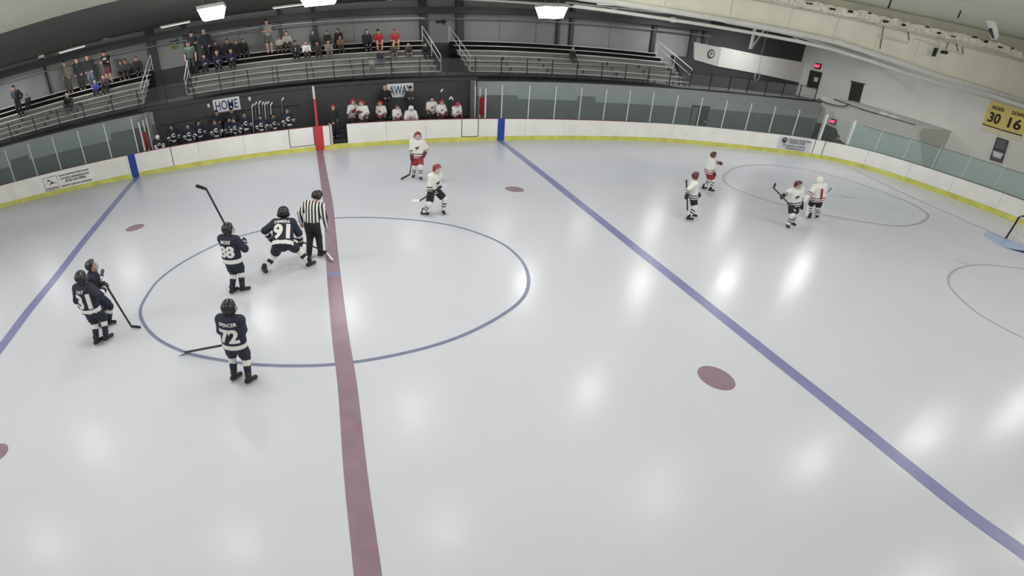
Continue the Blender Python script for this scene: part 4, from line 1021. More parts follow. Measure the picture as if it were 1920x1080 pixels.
def stripes_mat():
    if 'referee_stripes' in MATS: return MATS['referee_stripes']
    M = mat('referee_stripes', (230, 230, 230), 0.75); nt = M.node_tree; b = nt.nodes['Principled BSDF']
    tc = nt.nodes.new('ShaderNodeTexCoord'); sx = nt.nodes.new('ShaderNodeSeparateXYZ'); m1 = nt.nodes.new('ShaderNodeMath'); m2 = nt.nodes.new('ShaderNodeMath'); m3 = nt.nodes.new('ShaderNodeMath'); mx = nt.nodes.new('ShaderNodeMixRGB')
    m1.operation = 'MULTIPLY'; m1.inputs[1].default_value = 12.5; m2.operation = 'FRACT'; m3.operation = 'GREATER_THAN'; m3.inputs[1].default_value = 0.5
    mx.inputs[1].default_value = (*lin((232, 232, 230)), 1); mx.inputs[2].default_value = (*lin((24, 24, 28)), 1)
    nt.links.new(tc.outputs['Object'], sx.inputs[0]); nt.links.new(sx.outputs['X'], m1.inputs[0]); nt.links.new(m1.outputs[0], m2.inputs[0]); nt.links.new(m2.outputs[0], m3.inputs[0]); nt.links.new(m3.outputs[0], mx.inputs[0]); nt.links.new(mx.outputs[0], b.inputs['Base Color'])
    return M
def wing_vf():
    P = [(-.5, .08), (-.1, .26), (.5, .4), (.2, .1), (.42, -.08), (.02, -.04), (-.2, -.42), (-.24, -.05)]
    return [(x, y, 0) for x, y in P], [(0, 7, 1), (7, 5, 1), (5, 3, 1), (3, 2, 1), (7, 6, 5), (5, 4, 3)]
def disc_vf(r=0.5, n=18, inner=0.0):
    V = [(r*math.cos(2*math.pi*i/n), r*math.sin(2*math.pi*i/n), 0) for i in range(n)]
    return V, [tuple(range(n))]
def hockey(root, J, team, vox=0.02, number=None, namebar=None, sock=None, pants=None, helm=None, crest=False, goalie=False, lower=True, cage=True, glove=None):
    k = J['k']; M_ = J['M']; up_ = M_ @ Vn(0, 0, 1); pel = J['pel']
    body(root, J, SKIN[0], max(vox*1.3, .026), hands=False)
    C = shirt_caps(J, 1.2 if not goalie else 1.35, hem=0.10, flare=1.16)
    if team == 'home':
        def cls(kk, t, P):
            h = (P-pel)@up_/k
            out = np.where((kk == 0) & (h > -0.07) & (h < 0.02), 1, 0)
            return np.where((kk >= 3) & (kk % 2 == 0) & (t > 0.12) & (t < 0.42), 1, out)
        jr = garment('jersey', root, C, vox, [M_navy, M_wht], cls)
        pm = pants or M_navyp
    else:
        def cls(kk, t, P):
            h = (P-pel)@up_/k
            out = np.where((kk == 0) & (((h > -0.06) & (h < -0.02)) | ((h > 0.025) & (h < 0.065))), 1, 0)
            return np.where((kk >= 3) & (kk % 2 == 0) & (((t > 0.1) & (t < 0.25)) | ((t > .42) & (t < .57))), 1, out)
        jr = garment('jersey', root, C, vox, [M_wht, M_dred if team == 'awayr' else M_blk_st], cls)
        pm = pants or M_black_cl
    ink = M_wht if team == 'home' else (M_red_cl if goalie else M_blk_st)
    if number:
        o = decal(jr, C, J, text_vf(number, 1, 0.042, 0, 1.0), ink, 'jersey_number', 0.22, 0.37 if len(number) > 1 else 0.10); o['label'] = 'block number ' + number
    if namebar: decal(jr, C, J, text_vf(namebar, 1, 0.025), ink, 'name_lettering', 0.45, min(0.34, 0.062*len(namebar)))
    if crest:
        if team == 'home': decal(jr, C, J, text_vf('C', 1, 0.06), M_wht, 'chest_crest', 0.29, 0.19, 1)
        else: decal(jr, C, J, wing_vf(), M_glr if team == 'awayr' else M_blk_st, 'chest_crest', 0.26, 0.2, 1, 0.01)
    nk = J['neck']; cl_ = [tuple(nk-up_*.03*k+(M_ @ Vn(math.cos(a), math.sin(a)*.8, 0.1*math.sin(a)*-1))*.098*k) for a in [2*math.pi*i/14 for i in range(15)]]
    part('collar', tube(cl_, .016*k, 6, False), M_wht if team == 'home' else M_blk_st, jr)
    garment('hockey_pants', root, trouser_caps(J, 1.14, .45), vox, pm)
    if lower:
        for i in (0, 1):
            a, b = J['knee'][i], J['ank'][i]; q = (J['hip'][i]*.2+a*.8)
            if goalie:
                d = unit(b-a); fw = J['toe'][i]
                garment('leg_pad', root, [Cap(a+Vn(0, 0, .2*k)+fw*.09*k, b+fw*.1*k+Vn(0, 0, 0.03*k), .14*k, .14*k, fw, 2.0)], vox, M_pad)
            pat = sock or ('home' if team == 'home' else 'away')
            base, st = {'home': (M_navy, M_wht), 'homew': (M_wht, M_black_cl), 'away': (M_wht, M_blk_st), 'awayr': (M_wht, M_dred)}[pat]
            if pat == 'home': cf_ = lambda kk, t, P: np.where((kk == 1) & (t > .18) & (t < .45), 1, 0)
            elif pat == 'homew': cf_ = lambda kk, t, P: np.where((kk == 1) & (t > .45) & (t < .66), 1, 0)
            else: cf_ = lambda kk, t, P: np.where((kk == 1) & (((t > .3) & (t < .42)) | ((t > .55) & (t < .67))), 1, 0)
            garment('sock', root, [Cap(q, a, .082*k, .088*k), Cap(a, b+(a-b)*.12, .088*k, .062*k)], vox, [base, st], cf_)
        skates(root, J, M_skate, vox)
    if goalie:
        h = J['head']; f = J['Mh'] @ Vn(0, 1, 0); u = J['Mh'] @ Vn(0, 0, 1)
        o = garment('goalie_mask', root, [Cap(h+u*.01*k-f*.01*k, h+u*.045*k, .132*k, .128*k), Cap(h+f*.05*k-u*.07*k, h+f*.06*k-u*.02*k, .075*k, .09*k)], vox*.7, M_helw)
        V, F = [], []
        for e in (-.05, -.02, .01, .04): V, F = join((V, F), tube([tuple(h+(J['Mh'] @ Vn(x, .16-abs(x)*.5, e))*k) for x in (-.07, -.03, .03, .07)], .007*k, 4))
        obj('mask_cage', mesh('mask_cage', V, F, M_seam), o)
        for i in (0, 1):
            d = unit(J['wr'][i]-J['elb'][i])
            garment('blocker' if i else 'catching_glove', root, [Cap(J['wr'][i]-d*.08*k, J['wr'][i]+d*.15*k, .095*k, .11*k, J['M'] @ Vn(0, 1, .3), 1.5)], vox, M_pad)
    else:
        gloves(root, J, glove or (M_glb if team != 'awayr' else M_glr), vox, M_wht if team == 'home' else None)
        helmet(root, J, helm or (M_helb if team == 'home' else M_helr), vox, M_alu if team != 'home' else M_steel, cage)
    return jr
def stick(pts, label, M=M_shaft, Mb=None, butt=None):
    a, b, c = [Vn(*p) for p in pts]
    o = obj('hockey_stick', None); tag(o, label, 'hockey stick', 'hockey sticks')
    d = unit(b-a); s_ = unit(np.cross(d, Vn(0, 0, 1)) if abs(d[2]) < .95 else Vn(1, 0, 0)); n_ = np.cross(s_, d)
    def bar(p, q, hw_, hh, s_, n_):
        V = [tuple(p-s_*hw_-n_*hh), tuple(p+s_*hw_-n_*hh), tuple(p+s_*hw_+n_*hh), tuple(p-s_*hw_+n_*hh), tuple(q-s_*hw_-n_*hh), tuple(q+s_*hw_-n_*hh), tuple(q+s_*hw_+n_*hh), tuple(q-s_*hw_+n_*hh)]
        return V, HEX
    part('shaft', bar(a, b, .018, .016, s_, n_), M, o)
    part('butt_tape', bar(a-d*.01, a+d*.1, .021, .019, s_, n_), M_tape if butt is None else butt, o)
    e = unit(c-b); s2 = unit(np.cross(e, d)); up2 = unit(np.cross(s2, e)); up2 = up2 if up2 @ d < 0 else -up2
    V = []
    for p_, h_ in ((b-e*.02, .03), (b+(c-b)*.35, .038), (c-e*.03, .04), (c, .02)):
        off = 0.012*np.sin(np.clip((p_-b)@e/np.linalg.norm(c-b), 0, 1)*2)
        for sx, sy in ((-1, -1), (1, -1), (1, 1), (-1, 1)): V.append(tuple(p_+s2*(.008*sx+off)+up2*h_*sy+up2*.015))
    F = [(3, 2, 1, 0), (12, 13, 14, 15)]
    for i in range(3):
        for j in range(4): F.append((4*i+j, 4*i+(j+1) % 4, 4*i+4+(j+1) % 4, 4*i+4+j))
    part('blade', (V, F), Mb or M, o)
    return o

# ---------------------------------------------------------------- players on the ice
def on_ice(feet_px, head_px, face, label, group, toes=(None, None), pitch=0.0, hipdrop=0.03, twist=0.0, hands=(None, None), head=(0, 0), dy_head=0.0, sit_back=0.0, auto_roll=True, Hmax=1.92, roll=None):
    f = [gz(*p) for p in feet_px]; mid = (f[0]+f[1])/2
    rz = math.radians(face-90); cr, sr = math.cos(-rz), math.sin(-rz)
    def loc(P): q = Vn(*P)-mid; return Vn(cr*q[0]-sr*q[1], sr*q[0]+cr*q[1], q[2])
    fl = [loc(p) for p in f]
    hd = loc(gy(*head_px, mid[1]+dy_head))
    H = min(1.75*hd[2]/(.94-hipdrop+.82*math.cos(math.radians(pitch))), Hmax); k = H/1.75
    rl = 0.0; hx = 0.0; hy = 0.0; pt = pitch
    if auto_roll and roll is None:
        lim = min(1.0, 0.42/(np.linalg.norm(hd[:2])+1e-6)); lx, ly = hd[0]*lim, (hd[1]-0.8*k*math.sin(math.radians(pitch)))*lim if abs(hd[1]) > 0.05 else 0.0
        hx, hy = 0.5*lx/k, 0.5*ly/k; rl = math.degrees(math.atan2(0.5*lx, .8*k)); pt = pitch + math.degrees(math.atan2(0.5*ly, .8*k))
    if roll is not None: rl = roll
    hh = []
    for q in hands:
        if q is None: hh.append(None)
        elif q[0] == 'px': hh.append(tuple(loc(gy(q[1], q[2], mid[1]+q[3]))))
        else: hh.append(q)
    J = skeleton(H, True, pitch=pt, roll=rl, twist=twist, hipdrop=hipdrop, hip_x=hx, hip_y=sit_back+hy, hands=hh, head=head,
                 feet=[(fl[i][0], fl[i][1], 0.0, toes[i] if toes[i] is not None else (12 if i else -12)) for i in (0, 1)])
    r = person(mid, rz, label, group)
    return r, J, mid
GH, GA = 'navy team skaters on the ice', 'white team skaters on the ice'
def pxl(pts, y): return [gy(u, v, y+dy) for u, v, dy in pts]

r, J, c = on_ice([(441, 713), (468, 719)], (425, 567), 72, 'navy jersey player numbered 72 standing with a stick held low to the side', GH, hands=[('t', -.22, .22, -.02), ('t', .05, .28, .02)], toes=(30, 35), head=(-10, 0))
hockey(r, J, 'home', number='72', namebar='SPENCER')
stick([gy(446, 642, c[1]+.35), gz(345, 661, .03), gz(335, 664, .03)], 'hockey stick held low across the centre circle by player 72', M_shaft, M_tape, M_shaft)
r, J, c = on_ice([(184, 646), (202, 639)], (147, 512), 76, 'navy jersey player numbered 31 standing with one glove raised over a lowered stick', GH, hands=[None, ('px', 196, 541, .1)], toes=(20, 25), head=(-5, 0))
hockey(r, J, 'home', number='31', namebar='RAY')
stick([gy(190, 520, c[1]+.15), gz(247, 613, .04), gz(264, 615, .03)], 'black hockey stick slanting down beside player 31', M_shaft, M_shaft)
r, J, c = on_ice([(193, 614), (207, 609)], (166, 490), 15, 'navy jersey player half hidden behind player 31', GH, hands=[('px', 186, 533, -.05), ('px', 184, 536, .25)], toes=(10, 20), head=(0, 0))
hockey(r, J, 'home', crest=True)
stick([gy(168, 556, c[1]), gy(190, 527, c[1]), gy(194, 505, c[1])], 'grey hockey stick held up by the half hidden navy player', M_shaftg, M_shaftg)
r, J, c = on_ice([(437, 551), (456, 547)], (424, 421), 62, 'navy jersey player numbered 88 with a stick raised past the shoulder', GH, hands=[('t', -.05, .3, .2), ('px', 458, 455, .12)], toes=(10, 55), head=(-15, 0))
hockey(r, J, 'home', number='88', namebar='MOSS')
stick([gy(452, 478, c[1]+.3), gy(386, 353, c[1]+.45), gy(367, 347, c[1]+.45)], 'black hockey stick raised high by player 88', M_shaft, M_shaft)
r, J, c = on_ice([(498, 513), (581, 501)], (521, 395), 78, 'navy jersey player numbered 91 crouched wide-legged for the faceoff', GH, hipdrop=.2, pitch=38, hands=[('t', -.36, .2, .2), ('px', 563, 451, .25)], toes=(-35, 40), head=(0, -25), sit_back=-.12, roll=0)
hockey(r, J, 'home', number='91', namebar='DEMERS', sock='homew')
stick([gy(535, 440, c[1]+.35), gz(614, 474, .1), gz(624, 489, .03)], 'hockey stick with a white taped blade reaching to the red line from player 91', M_shaft, M_tape)
# referee
r, J, c = on_ice([(580, 483), (602, 481)], (597, 358), 70, 'referee in a black and white striped shirt and black trousers', None, pitch=16, hipdrop=.02, hands=[('t', -.3, .1, -.02), ('px', 613, 430, .1)], toes=(-5, 35), head=(-25, 18), dy_head=.1, roll=9)
body(r, J, SKIN[0], .024)
C_ = shirt_caps(J, 1.05, hem=0.02); garment('striped_shirt', r, C_, .02, stripes_mat()); garment('trousers', r, trouser_caps(J, 1.15), .022, M_black_cl); skates(r, J, M_skate, .02); helmet(r, J, M_helb, .02, cage=False)
# white team near the boards
r, J, c = on_ice([(776, 333), (789, 337)][::-1], (783, 248), -105, 'white jersey player in red pants standing before the boards', GA, hands=[('t', -.25, .15, .05), ('px', 772, 299, -.1)], head=(10, 5))
hockey(r, J, 'awayr', pants=M_red_cl, crest=True, sock='away')
stick([gy(775, 283, c[1]-.15), gy(768, 328, c[1]-.3), gz(752, 337, .04)], 'black hockey stick resting on the ice by the player in red pants', M_shaft, M_shaft)
r, J, c = on_ice([(831, 401), (794, 404)], (811, 307), -58, 'white jersey player in black pants striding with a stick across the thighs', GA, hipdrop=.08, pitch=10, hands=[('px', 822, 352, -.15), ('px', 806, 366, -.25)], toes=(35, -35), head=(0, 5))
hockey(r, J, 'away', crest=True)
stick([gy(833, 347, c[1]-.05), gy(786, 377, c[1]-.45), gy(772, 377, c[1]-.5)], 'hockey stick held across the thighs of the striding white player', M_shaft, M_tape)
# white team by the far faceoff circle
r, J, c = on_ice([(1290, 413), (1297, 408)], (1304, 323), -35, 'white jersey player in maroon helmet holding a stick upright by the blue line', GA, hands=[('t', -.2, .15, 0), ('px', 1288, 366, -.1)], head=(20, 0))
hockey(r, J, 'away', helm=M_helm, crest=True)
stick([gy(1287, 338, c[1]-.12), gy(1289, 395, c[1]-.12), gz(1294, 411, .05)], 'hockey stick held upright beside the player in the maroon helmet', M_shaft, M_tape, M_shaft)
r, J, c = on_ice([(1318, 355), (1331, 359)], (1338, 286), -18, 'white jersey player in red pants lifting one glove near the faceoff circle', GA, hands=[('px', 1354, 308, .1), ('px', 1339, 325, -.2)], pitch=10, hipdrop=.06, toes=(-10, 30))
hockey(r, J, 'awayr', pants=M_red_cl, helm=M_helm, crest=True, sock='away')
r, J, c = on_ice([(1484, 423), (1475, 427)], (1492, 337), -110, 'white jersey player holding a stick blade up beside the goaltender', GA, hands=[('px', 1503, 390, -.15), ('px', 1466, 369, -.1)], head=(15, 15))
hockey(r, J, 'away', helm=M_helm, crest=True)
stick([gy(1491, 395, c[1]-.3), gy(1450, 352, c[1]-.25), gy(1453, 343, c[1]-.25)], 'hockey stick pointing up from the player beside the goaltender', M_shaft, M_shaft)
r, J, c = on_ice([(1516, 410), (1531, 409)], (1537, 333), 70, 'white goaltender in big pads and white mask seen from behind', GA, hands=[('px', 1512, 371, -.05), ('px', 1546, 366, .05)], pitch=14, hipdrop=.08, toes=(-15, 25))
hockey(r, J, 'awayr', number='1', goalie=True, pants=M_black_cl)
stick([gy(1563, 350, c[1]+.1), gy(1541, 368, c[1]+.05), gy(1520, 384, c[1]+.1)], 'goaltender stick held out behind the white mask goaltender', M_shaftg, M_shaft, M_tape)

# ---------------------------------------------------------------- players and coaches on the benches
BZ = 0.5
def bench_person(u, v, H=1.6, ylim=(14.9, 16.25)):
    ys = np.linspace(ylim[0], ylim[1], 60); best = min(ys, key=lambda y: abs(gy(u, v, y)[2]-BZ-H)); p = gy(u, v, best)
    return p, max(1.35, min(1.9, p[2]-BZ))
GHB, GAB = 'navy players on the home bench', 'white players on the away bench'
home_bench = [
    (320, 232, -75, 14, (-20, 5), 'navy bench player at the end of the bench beside the white-masked goaltender'),
    (352, 231, -95, 8, (0, 0), 'navy bench player second from the white-masked goaltender'),
    (369, 225, -70, 10, (20, 0), 'navy bench player third from the white-masked goaltender'),
    (402, 224, -90, 6, (0, 5), 'navy bench player in front of the coach below the HOME sign'),
    (425, 219, -60, 12, (15, 0), 'navy bench player with head turned below the right half of the HOME sign'),
    (440, 219, -110, 10, (-15, 5), 'navy bench player leaning in below the last letter of the HOME sign'),
    (457, 211, -85, 2, (0, 0), 'tall navy bench player standing just past the HOME sign'),
    (488, 214, -100, 8, (0, 8), 'navy bench player in front of the rack of upright sticks'),
    (511, 213, -80, 6, (10, 0), 'navy bench player just past the rack of upright sticks'),
    (536, 203, -75, 0, (25, 0), 'navy bench player standing at the bench end by the centre post')]
for n_, (u, v, face, pitch, hd, lb) in enumerate(home_bench):
    p, H = bench_person(u, v, 1.6, (15.0, 15.1) if n_ % 2 else (15.45, 15.55))
    J = skeleton(H, True, pitch=pitch, head=hd, hands=[('t', -.22, .26, .1), ('t', .2, .3, .06)], hipdrop=.02)
    r = person((p[0], p[1], max(BZ, p[2]-H)), math.radians(face-90), lb, GHB); hockey(r, J, 'home', vox=.03, crest=True, lower=False)
p = gy(292, 254, 14.78); J = skeleton(1.75*(p[2]-BZ)/(.92+.86*math.cos(math.radians(25))), True, pitch=25, head=(15, -10), hands=[('t', -.2, .42, .14), ('t', .2, .42, .14)])
r = person((p[0], 14.98, BZ), math.radians(-70-90), 'navy goaltender in a white mask leaning on the boards at the bench end', GHB); hockey(r, J, 'home', vox=.03, goalie=True, lower=False, crest=True)
away_bench = [
    (659, 186, -60, 4, (10, 0), M_helr2, 'white bench player with a bright red helmet nearest the open gate'),
    (679, 188, -120, 4, (-20, 0), M_helr2, 'white bench player drinking second from the open gate'),
    (714, 189, -125, 5, (-15, 0), M_helr2, 'white bench player below the bald coach'),
    (742, 196, -70, 8, (0, 5), M_helm, 'small white bench player beside the away goaltender'),
    (809, 181, -95, 2, (0, 0), M_helb, 'white bench player in a black helmet'),
    (826, 187, -80, 4, (5, 10), M_helr2, 'white bench player in a red helmet beside the black helmet')]
for n_, (u, v, face, pitch, hd, hm, lb) in enumerate(away_bench):
    p, H = bench_person(u, v, 1.6, (15.0, 15.1) if n_ % 2 else (15.45, 15.55))
    J = skeleton(H, True, pitch=pitch, head=hd, hands=[('t', -.2, .28, .08), ('t', .14, .26, .3 if 'drinking' in lb or 'open gate' in lb else .05)], hipdrop=.02)
    r = person((p[0], p[1], max(BZ, p[2]-H)), math.radians(face-90), lb, GAB); hockey(r, J, 'awayr', vox=.03, crest=True, lower=False, helm=hm)
p, H = bench_person(866, 199, 1.5)
J = skeleton(1.7, True, pitch=30, roll=14, head=(0, 20), hands=[('t', -.2, .3, .0), ('t', .2, .3, 0)])
r = person((p[0]-.35, p[1], BZ), math.radians(-70-90), 'white bench player bending over at the far end of the away bench', GAB); hockey(r, J, 'awayr', vox=.03, helm=M_helr2, lower=False, crest=True)
p = gy(770, 199, 14.75); J = skeleton(1.75*(p[2]-.18)/(.92+.86*math.cos(math.radians(32))), True, pitch=32, head=(0, -20), hands=[('t', -.24, .38, .12), ('t', .24, .38, .12)])
r = person((p[0], 15.0, 0.18), math.radians(-92-90), 'white goaltender leaning both arms on the boards', GAB); hockey(r, J, 'awayr', vox=.03, goalie=True, lower=False, crest=True)
def cloth(rgb): return mat('cloth_%d_%d_%d' % rgb, rgb, 0.85, noise=0.08, scale=8)
HAIRC = {'black': (24, 22, 22), 'brown': (62, 46, 36), 'grey': (140, 136, 130), 'dark': (36, 30, 28), 'blond': (150, 126, 92)}
def civilian(loc, rz, J, label, group, top=(40, 40, 44), bottom=(36, 38, 46), headgear=('hair', 'dark'), skin=0, vox=.034, sleeves=True, shorts=False, crest=None, long_top=False):
    r = person(loc, rz, label, group)
    body(r, J, SKIN[skin], .03, hands=True)
    C = shirt_caps(J, 1.04, long=sleeves, hem=.1 if long_top else .05)
    jk = garment('jacket' if sleeves else 'shirt', r, C, vox, cloth(top))
    if crest:
        o = decal(jk, C, J, text_vf(crest[0], 1, .05), cloth(crest[1]), 'chest_print', crest[2], crest[3], 1)
    garment('shorts' if shorts else 'trousers', r, trouser_caps(J, 1.05, .48 if shorts else 1.0), vox, cloth(bottom))
    shoes(r, J, cloth((44, 44, 46)), vox)
    if headgear[0] == 'cap': cap_hat(r, J, cloth(headgear[1]), vox); hair(r, J, cloth(HAIRC['dark']), 'short', vox)
    elif headgear[0] == 'beanie': cap_hat(r, J, cloth(headgear[1]), vox, True)
    elif headgear[0] in ('hair', 'long'): hair(r, J, cloth(HAIRC[headgear[1]]), 'long' if headgear[0] == 'long' else 'short', vox)
    return r
GC = 'coaches and staff behind the benches'
for u, v, face, top, hg_, lb in [(405, 207, -85, (38, 40, 52), ('cap', (26, 27, 34)), 'home coach in a dark cap below the H of the HOME sign'), (433, 203, -80, (40, 42, 54), ('cap', (30, 32, 40)), 'home coach covering part of the HOME sign'),
                                 (721, 160, -80, (34, 34, 36), ('bald', 0), 'bald away coach in a black jacket beside the AWAY sign'), (769, 162, -100, (58, 60, 62), ('cap', (24, 24, 28)), 'away coach in a dark cap covering the Y of the AWAY sign')]:
    cz = .74 if u < 600 else 1.05; p = gy(u, v, 16.42); H = min(1.95, p[2]-cz); J = skeleton(H, True, hands=[('t', -.16, .2, .2), ('t', .16, .2, .18)])
    civilian((p[0], p[1], cz), math.radians(face-90), J, lb, GC, top=top, headgear=hg_)
p = gy(622, 197, 15.0); H = min(1.9, p[2]-.5); J = skeleton(H, True, hands=[('t', -.2, .1, .05), ('t', .2, .2, -.02)], pitch=6)
civilian((p[0], p[1], .5), math.radians(-60-90), J, 'man in a red cap and dark jacket tending the open gate', GC, top=(38, 40, 40), headgear=('beanie', (176, 44, 56)))
# rack of upright sticks behind the home bench
for k, (u, v0, v1) in enumerate([(472, 200, 222), (478, 196, 218), (485, 194, 216), (491, 196, 216), (496, 196, 215), (501, 195, 214), (507, 197, 216), (528, 188, 212)]):
    a, b = gy(u, v0, 16.55), gy(u+1, v1+12, 16.55); b[2] = 0.742
    stick([b, a, a+Vn(.12, -.03, .16)], 'upright hockey stick in the rack behind the home bench', M_shaftg if k % 2 else M_tape, M_tape)
for u, v0, v1, dx in ((826, 172, 200, .1), (842, 186, 206, .1), (850, 187, 206, -.1)):
    a, b = gy(u, v0, 15.5), gy(u, v1+14, 15.5); b[2] = 0.502; stick([b, a, a+Vn(dx, -.05, .16)], 'hockey stick held upright on the away bench', M_shaft, M_tape)

# ---------------------------------------------------------------- spectators
GS = 'spectators in the stands'
def seated(u, v, label, face=-90, kmin=.8, row=None, pitch=6, head=(0, 0), hands=None, **kw):
    best = None
    for i in ([row] if row is not None else range(7)):
        y = ROWY[i]+0.16; p = gy(u, v, y); k = (p[2]-row_seat(i, p[0]))/0.92
        if best is None or abs(k-kw.get('k', 1.0)) < best[0]: best = (abs(k-kw.get('k', 1.0)), i, p, k)
    kw.pop('k', None)
    _, i, p, k = best; k = max(kmin, min(1.12, k)); H = 1.75*k
    zs = row_seat(i, p[0]); drop = 0.30 if i else 0.30
    J = skeleton(H, False, seat=drop, pitch=pitch, head=head, hands=hands or [('t', -.14, .34, .08), ('t', .14, .34, .08)], feet=[(-.13, .36, 0.0), (.13, .36, 0.0)])
    return civilian((p[0], p[1], zs-drop), math.radians(face-90), J, label, GS, **kw)
def standing(u, v, row, label, face=-90, Hc=(1.5, 2.12), hands=None, pitch=0, on_seat=False, feet_v=None, **kw):
    y = ROWY[row]-0.17 if not on_seat else ROWY[row]+.13
    p = gy(u, v, y); zf = row_seat(row, p[0])-(0.0 if on_seat else (.29 if row else row_seat(0, p[0])-HP*G(p[0])))
    H = max(Hc[0], min(Hc[1], p[2]-zf)); J = skeleton(H, True, hands=hands, pitch=pitch)
    return civilian((p[0], y, zf), math.radians(face-90), J, label, GS, **kw)
crossed = [('t', .12, .2, .22), ('t', -.12, .22, .2)]
# left stand
standing(22, 152, 4, 'man in a dark jacket and cap standing alone away from the aisle', hands=[('t', -.3, .1, 0), ('t', .1, .25, .1)], top=(40, 41, 44), bottom=(34, 34, 38), headgear=('cap', (30, 30, 32)))
seated(51, 180, 'dark-haired child in black and white sitting in the left stand', top=(34, 34, 36), bottom=(30, 30, 34), headgear=('hair', 'black'), k=.85)
seated(125, 174, 'grey-haired man in a dark jacket seated below the standing men', top=(38, 38, 42), bottom=(50, 52, 60), headgear=('hair', 'grey'))
standing(117, 109, 6, 'standing man in an olive grey hoodie and brown trousers', hands=[('t', -.2, .15, -.02), ('t', .2, .15, -.02)], top=(92, 92, 84), bottom=(64, 56, 52), headgear=('hair', 'black'), skin=1)
standing(139, 97, 6, 'standing man in a black jacket with a small white logo and black trousers', top=(30, 30, 34), bottom=(32, 32, 36), headgear=('hair', 'brown'), hands=[('t', -.2, .15, -.02), ('t', .2, .15, -.02)], crest=('-', (220, 220, 220), .42, .06))
standing(160, 96, 6, 'standing man in a black jacket and blue jeans', top=(34, 34, 38), bottom=(84, 92, 108), headgear=('hair', 'brown'), hands=[('t', -.2, .15, -.02), ('t', .2, .15, -.02)])
standing(190, 78, 6, 'tall man in a black printed hoodie and maroon shorts', top=(24, 24, 27), bottom=(88, 44, 50), headgear=('cap', (28, 28, 30)), shorts=True, hands=crossed, crest=('ICE', (210, 210, 210), .4, .2))
seated(178, 152, 'child in a bright blue jacket and pale cap', top=(50, 62, 140), bottom=(40, 42, 60), headgear=('cap', (170, 168, 160)), k=.85)
seated(194, 140, 'person in a dark maroon top beside the blue jacket', top=(58, 44, 48), bottom=(44, 44, 48), headgear=('hair', 'brown'))
seated(226, 114, 'woman in a black and white patterned top', top=(70, 68, 70), bottom=(40, 40, 44), headgear=('long', 'dark'))
seated(234, 110, 'bearded man in a grey hoodie in the top rows of the left stand', top=(72, 68, 64), bottom=(44, 50, 50), headgear=('hair', 'black'), skin=1)
seated(254, 106, 'person resting an arm at the end of the left stand', top=(60, 58, 58), bottom=(40, 50, 54), headgear=('hair', 'brown'), face=-70)
# middle stand
standing(355, 45, 6, 'man in a black cap and jacket with arms folded beside the aisle', top=(40, 42, 46), bottom=(30, 30, 33), headgear=('cap', (24, 24, 26)), hands=crossed)
standing(349, 61, 4, 'man in a green-grey shirt standing before the folded-arms man', top=(74, 88, 84), bottom=(40, 42, 46), headgear=('cap', (36, 36, 38)), sleeves=False)
standing(379, 42, 6, 'man in a navy jacket standing behind the jersey-wearing fans', top=(38, 42, 54), bottom=(30, 32, 40), headgear=('hair', 'grey'), hands=[('t', -.2, .18, 0), ('t', .2, .18, 0)])
seated(364, 106, 'person in dark clothes looking down beside the jersey-wearing fans', top=(40, 40, 42), bottom=(36, 36, 40), headgear=('hair', 'dark'), head=(0, 30))
seated(382, 102, 'fan in a navy jersey nearest the aisle', top=(32, 34, 62), bottom=(34, 36, 50), headgear=('hair', 'dark'), crest=('C', (214, 214, 218), .2, .2))
seated(406, 95, 'fan in a navy jersey between two other navy jerseys', top=(32, 34, 66), bottom=(34, 36, 50), headgear=('hair', 'grey'), crest=('C', (214, 214, 218), .2, .2))
seated(432, 91, 'fan in a navy jersey with white sleeve marks furthest from the aisle', top=(34, 36, 68), bottom=(32, 34, 48), headgear=('hair', 'brown'), crest=('C', (214, 214, 218), .2, .2))
seated(384, 84, 'brown-haired person behind the navy jersey fans by the aisle', top=(74, 60, 48), bottom=(50, 46, 44), headgear=('long', 'brown'))
seated(402, 76, 'person in a dark top second behind the navy jersey fans', top=(46, 42, 42), bottom=(36, 36, 38), headgear=('hair', 'dark'), skin=1)
seated(425, 73, 'dark-haired woman sitting upright behind the navy jersey fans', top=(44, 40, 42), bottom=(36, 36, 38), headgear=('long', 'black'))
seated(442, 75, 'child in dark clothes between two dark-haired women', top=(48, 44, 44), bottom=(40, 38, 40), headgear=('long', 'dark'), k=.9)
seated(454, 73, 'girl in black with long hair at the end of the dark-clothed group', top=(36, 34, 36), bottom=(34, 34, 36), headgear=('long', 'black'), k=.9, face=-70)
standing(496, 20, 6, 'tall man in a pale shirt and grey shorts standing in the top row', top=(138, 136, 132), bottom=(78, 78, 80), headgear=('cap', (40, 40, 42)), sleeves=False, shorts=True, hands=crossed)
seated(522, 70, 'child in a cream shirt and dark cap', top=(170, 164, 150), bottom=(60, 60, 56), headgear=('cap', (42, 40, 40)), k=.85)
seated(536, 59, 'woman in a cream top with long dark hair', top=(160, 152, 144), bottom=(44, 46, 44), headgear=('long', 'black'))
seated(552, 76, 'man in an open black jacket and dark cap', top=(34, 35, 38), bottom=(36, 38, 40), headgear=('cap', (30, 30, 32)), crest=('I', (200, 200, 196), .3, .05))
seated(573, 77, 'person in a plain white shirt', top=(206, 206, 204), bottom=(60, 58, 60), headgear=('hair', 'brown'))
seated(586, 57, 'woman in a charcoal top with long dark hair in the top row', top=(62, 58, 62), bottom=(44, 40, 44), headgear=('long', 'dark'))
seated(594, 77, 'person in a black cap and dark maroon jacket with glasses', top=(58, 48, 50), bottom=(46, 46, 48), headgear=('cap', (22, 22, 24)))
seated(612, 58, 'man in a dark olive jacket in the top row', top=(48, 48, 44), bottom=(60, 60, 56), headgear=('hair', 'brown'))
seated(615, 75, 'person in a pale camouflage top', top=(140, 134, 120), bottom=(110, 106, 96), headgear=('hair', 'dark'))
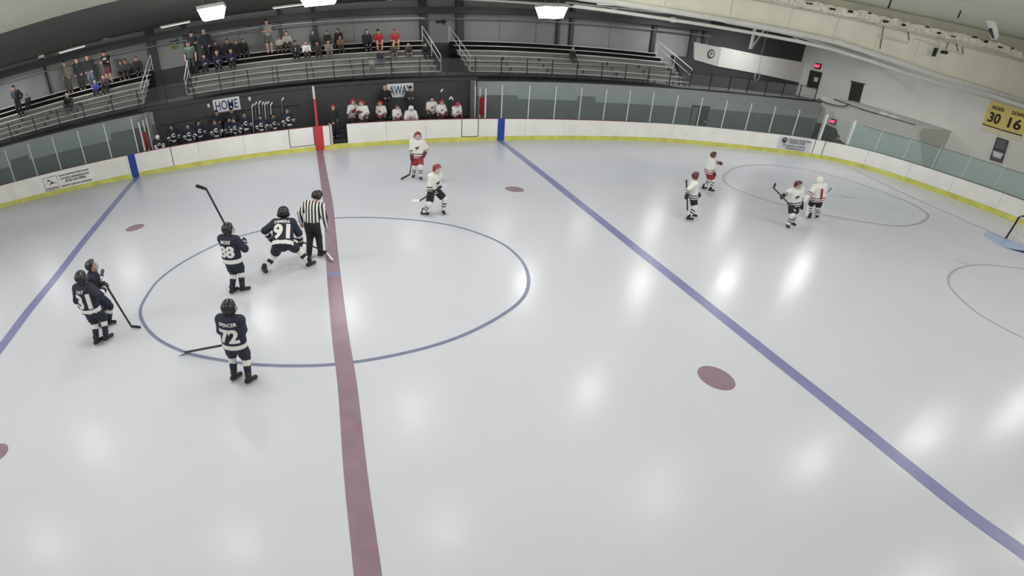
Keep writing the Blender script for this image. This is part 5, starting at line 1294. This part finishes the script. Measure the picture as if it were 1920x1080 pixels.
seated(635, 53, 'dark-haired woman leaning over in the top row', top=(42, 38, 40), bottom=(40, 38, 40), headgear=('long', 'black'), face=-120, pitch=15)
seated(637, 70, 'child in a brown top below the leaning woman', top=(128, 100, 82), bottom=(64, 60, 58), headgear=('hair', 'black'), k=.85)
seated(686, 51, 'woman all in black beside the two men in red', top=(36, 36, 40), bottom=(34, 34, 38), headgear=('long', 'black'), row=5)
seated(707, 45, 'man in a red polo shirt and black cap', top=(158, 40, 52), bottom=(96, 44, 52), headgear=('cap', (32, 30, 32)), sleeves=False, shorts=True, row=5, hands=[('t', -.1, .3, .12), ('t', .12, .3, .12)])
seated(738, 45, 'man in a red shirt and red cap', top=(150, 46, 56), bottom=(74, 42, 48), headgear=('cap', (150, 40, 52)), sleeves=False, shorts=True, row=5, hands=[('t', -.1, .3, .14), ('t', .12, .3, .14)])
seated(712, 96, 'man in a dark cap and blue trousers low in the middle stand', top=(66, 68, 72), bottom=(84, 92, 122), headgear=('cap', (34, 34, 36)), row=2)
seated(696, 112, 'small child in white and grey at the front of the middle stand', top=(180, 178, 172), bottom=(110, 110, 108), headgear=('hair', 'brown'), k=.75, kmin=.6, row=1)
seated(737, 86, 'bald man in a grey shirt behind the blue trousers man', top=(70, 66, 64), bottom=(120, 108, 98), headgear=('bald', 0), row=3)
seated(765, 87, 'balding man in a brown top with crossed legs', top=(60, 54, 52), bottom=(126, 112, 102), headgear=('hair', 'grey'), row=3)
seated(797, 86, 'person in black at the aisle end of the middle stand', top=(32, 32, 34), bottom=(48, 48, 50), headgear=('hair', 'dark'), row=3)
# emptier stand and corner
seated(1073, 92, 'lone man in a dark jacket in the nearly empty stand', top=(46, 46, 48), bottom=(62, 60, 62), headgear=('hair', 'grey'), row=3)
p = gx(1573, 253, 34.6); J = skeleton(1.72, True, hands=crossed, pitch=8)
civilian((p[0], p[1], p[2]-1.74), math.radians(-150-90), J, 'staff man in a dark jacket behind the corner glass', GS, top=(52, 52, 56), headgear=('cap', (30, 30, 32)))
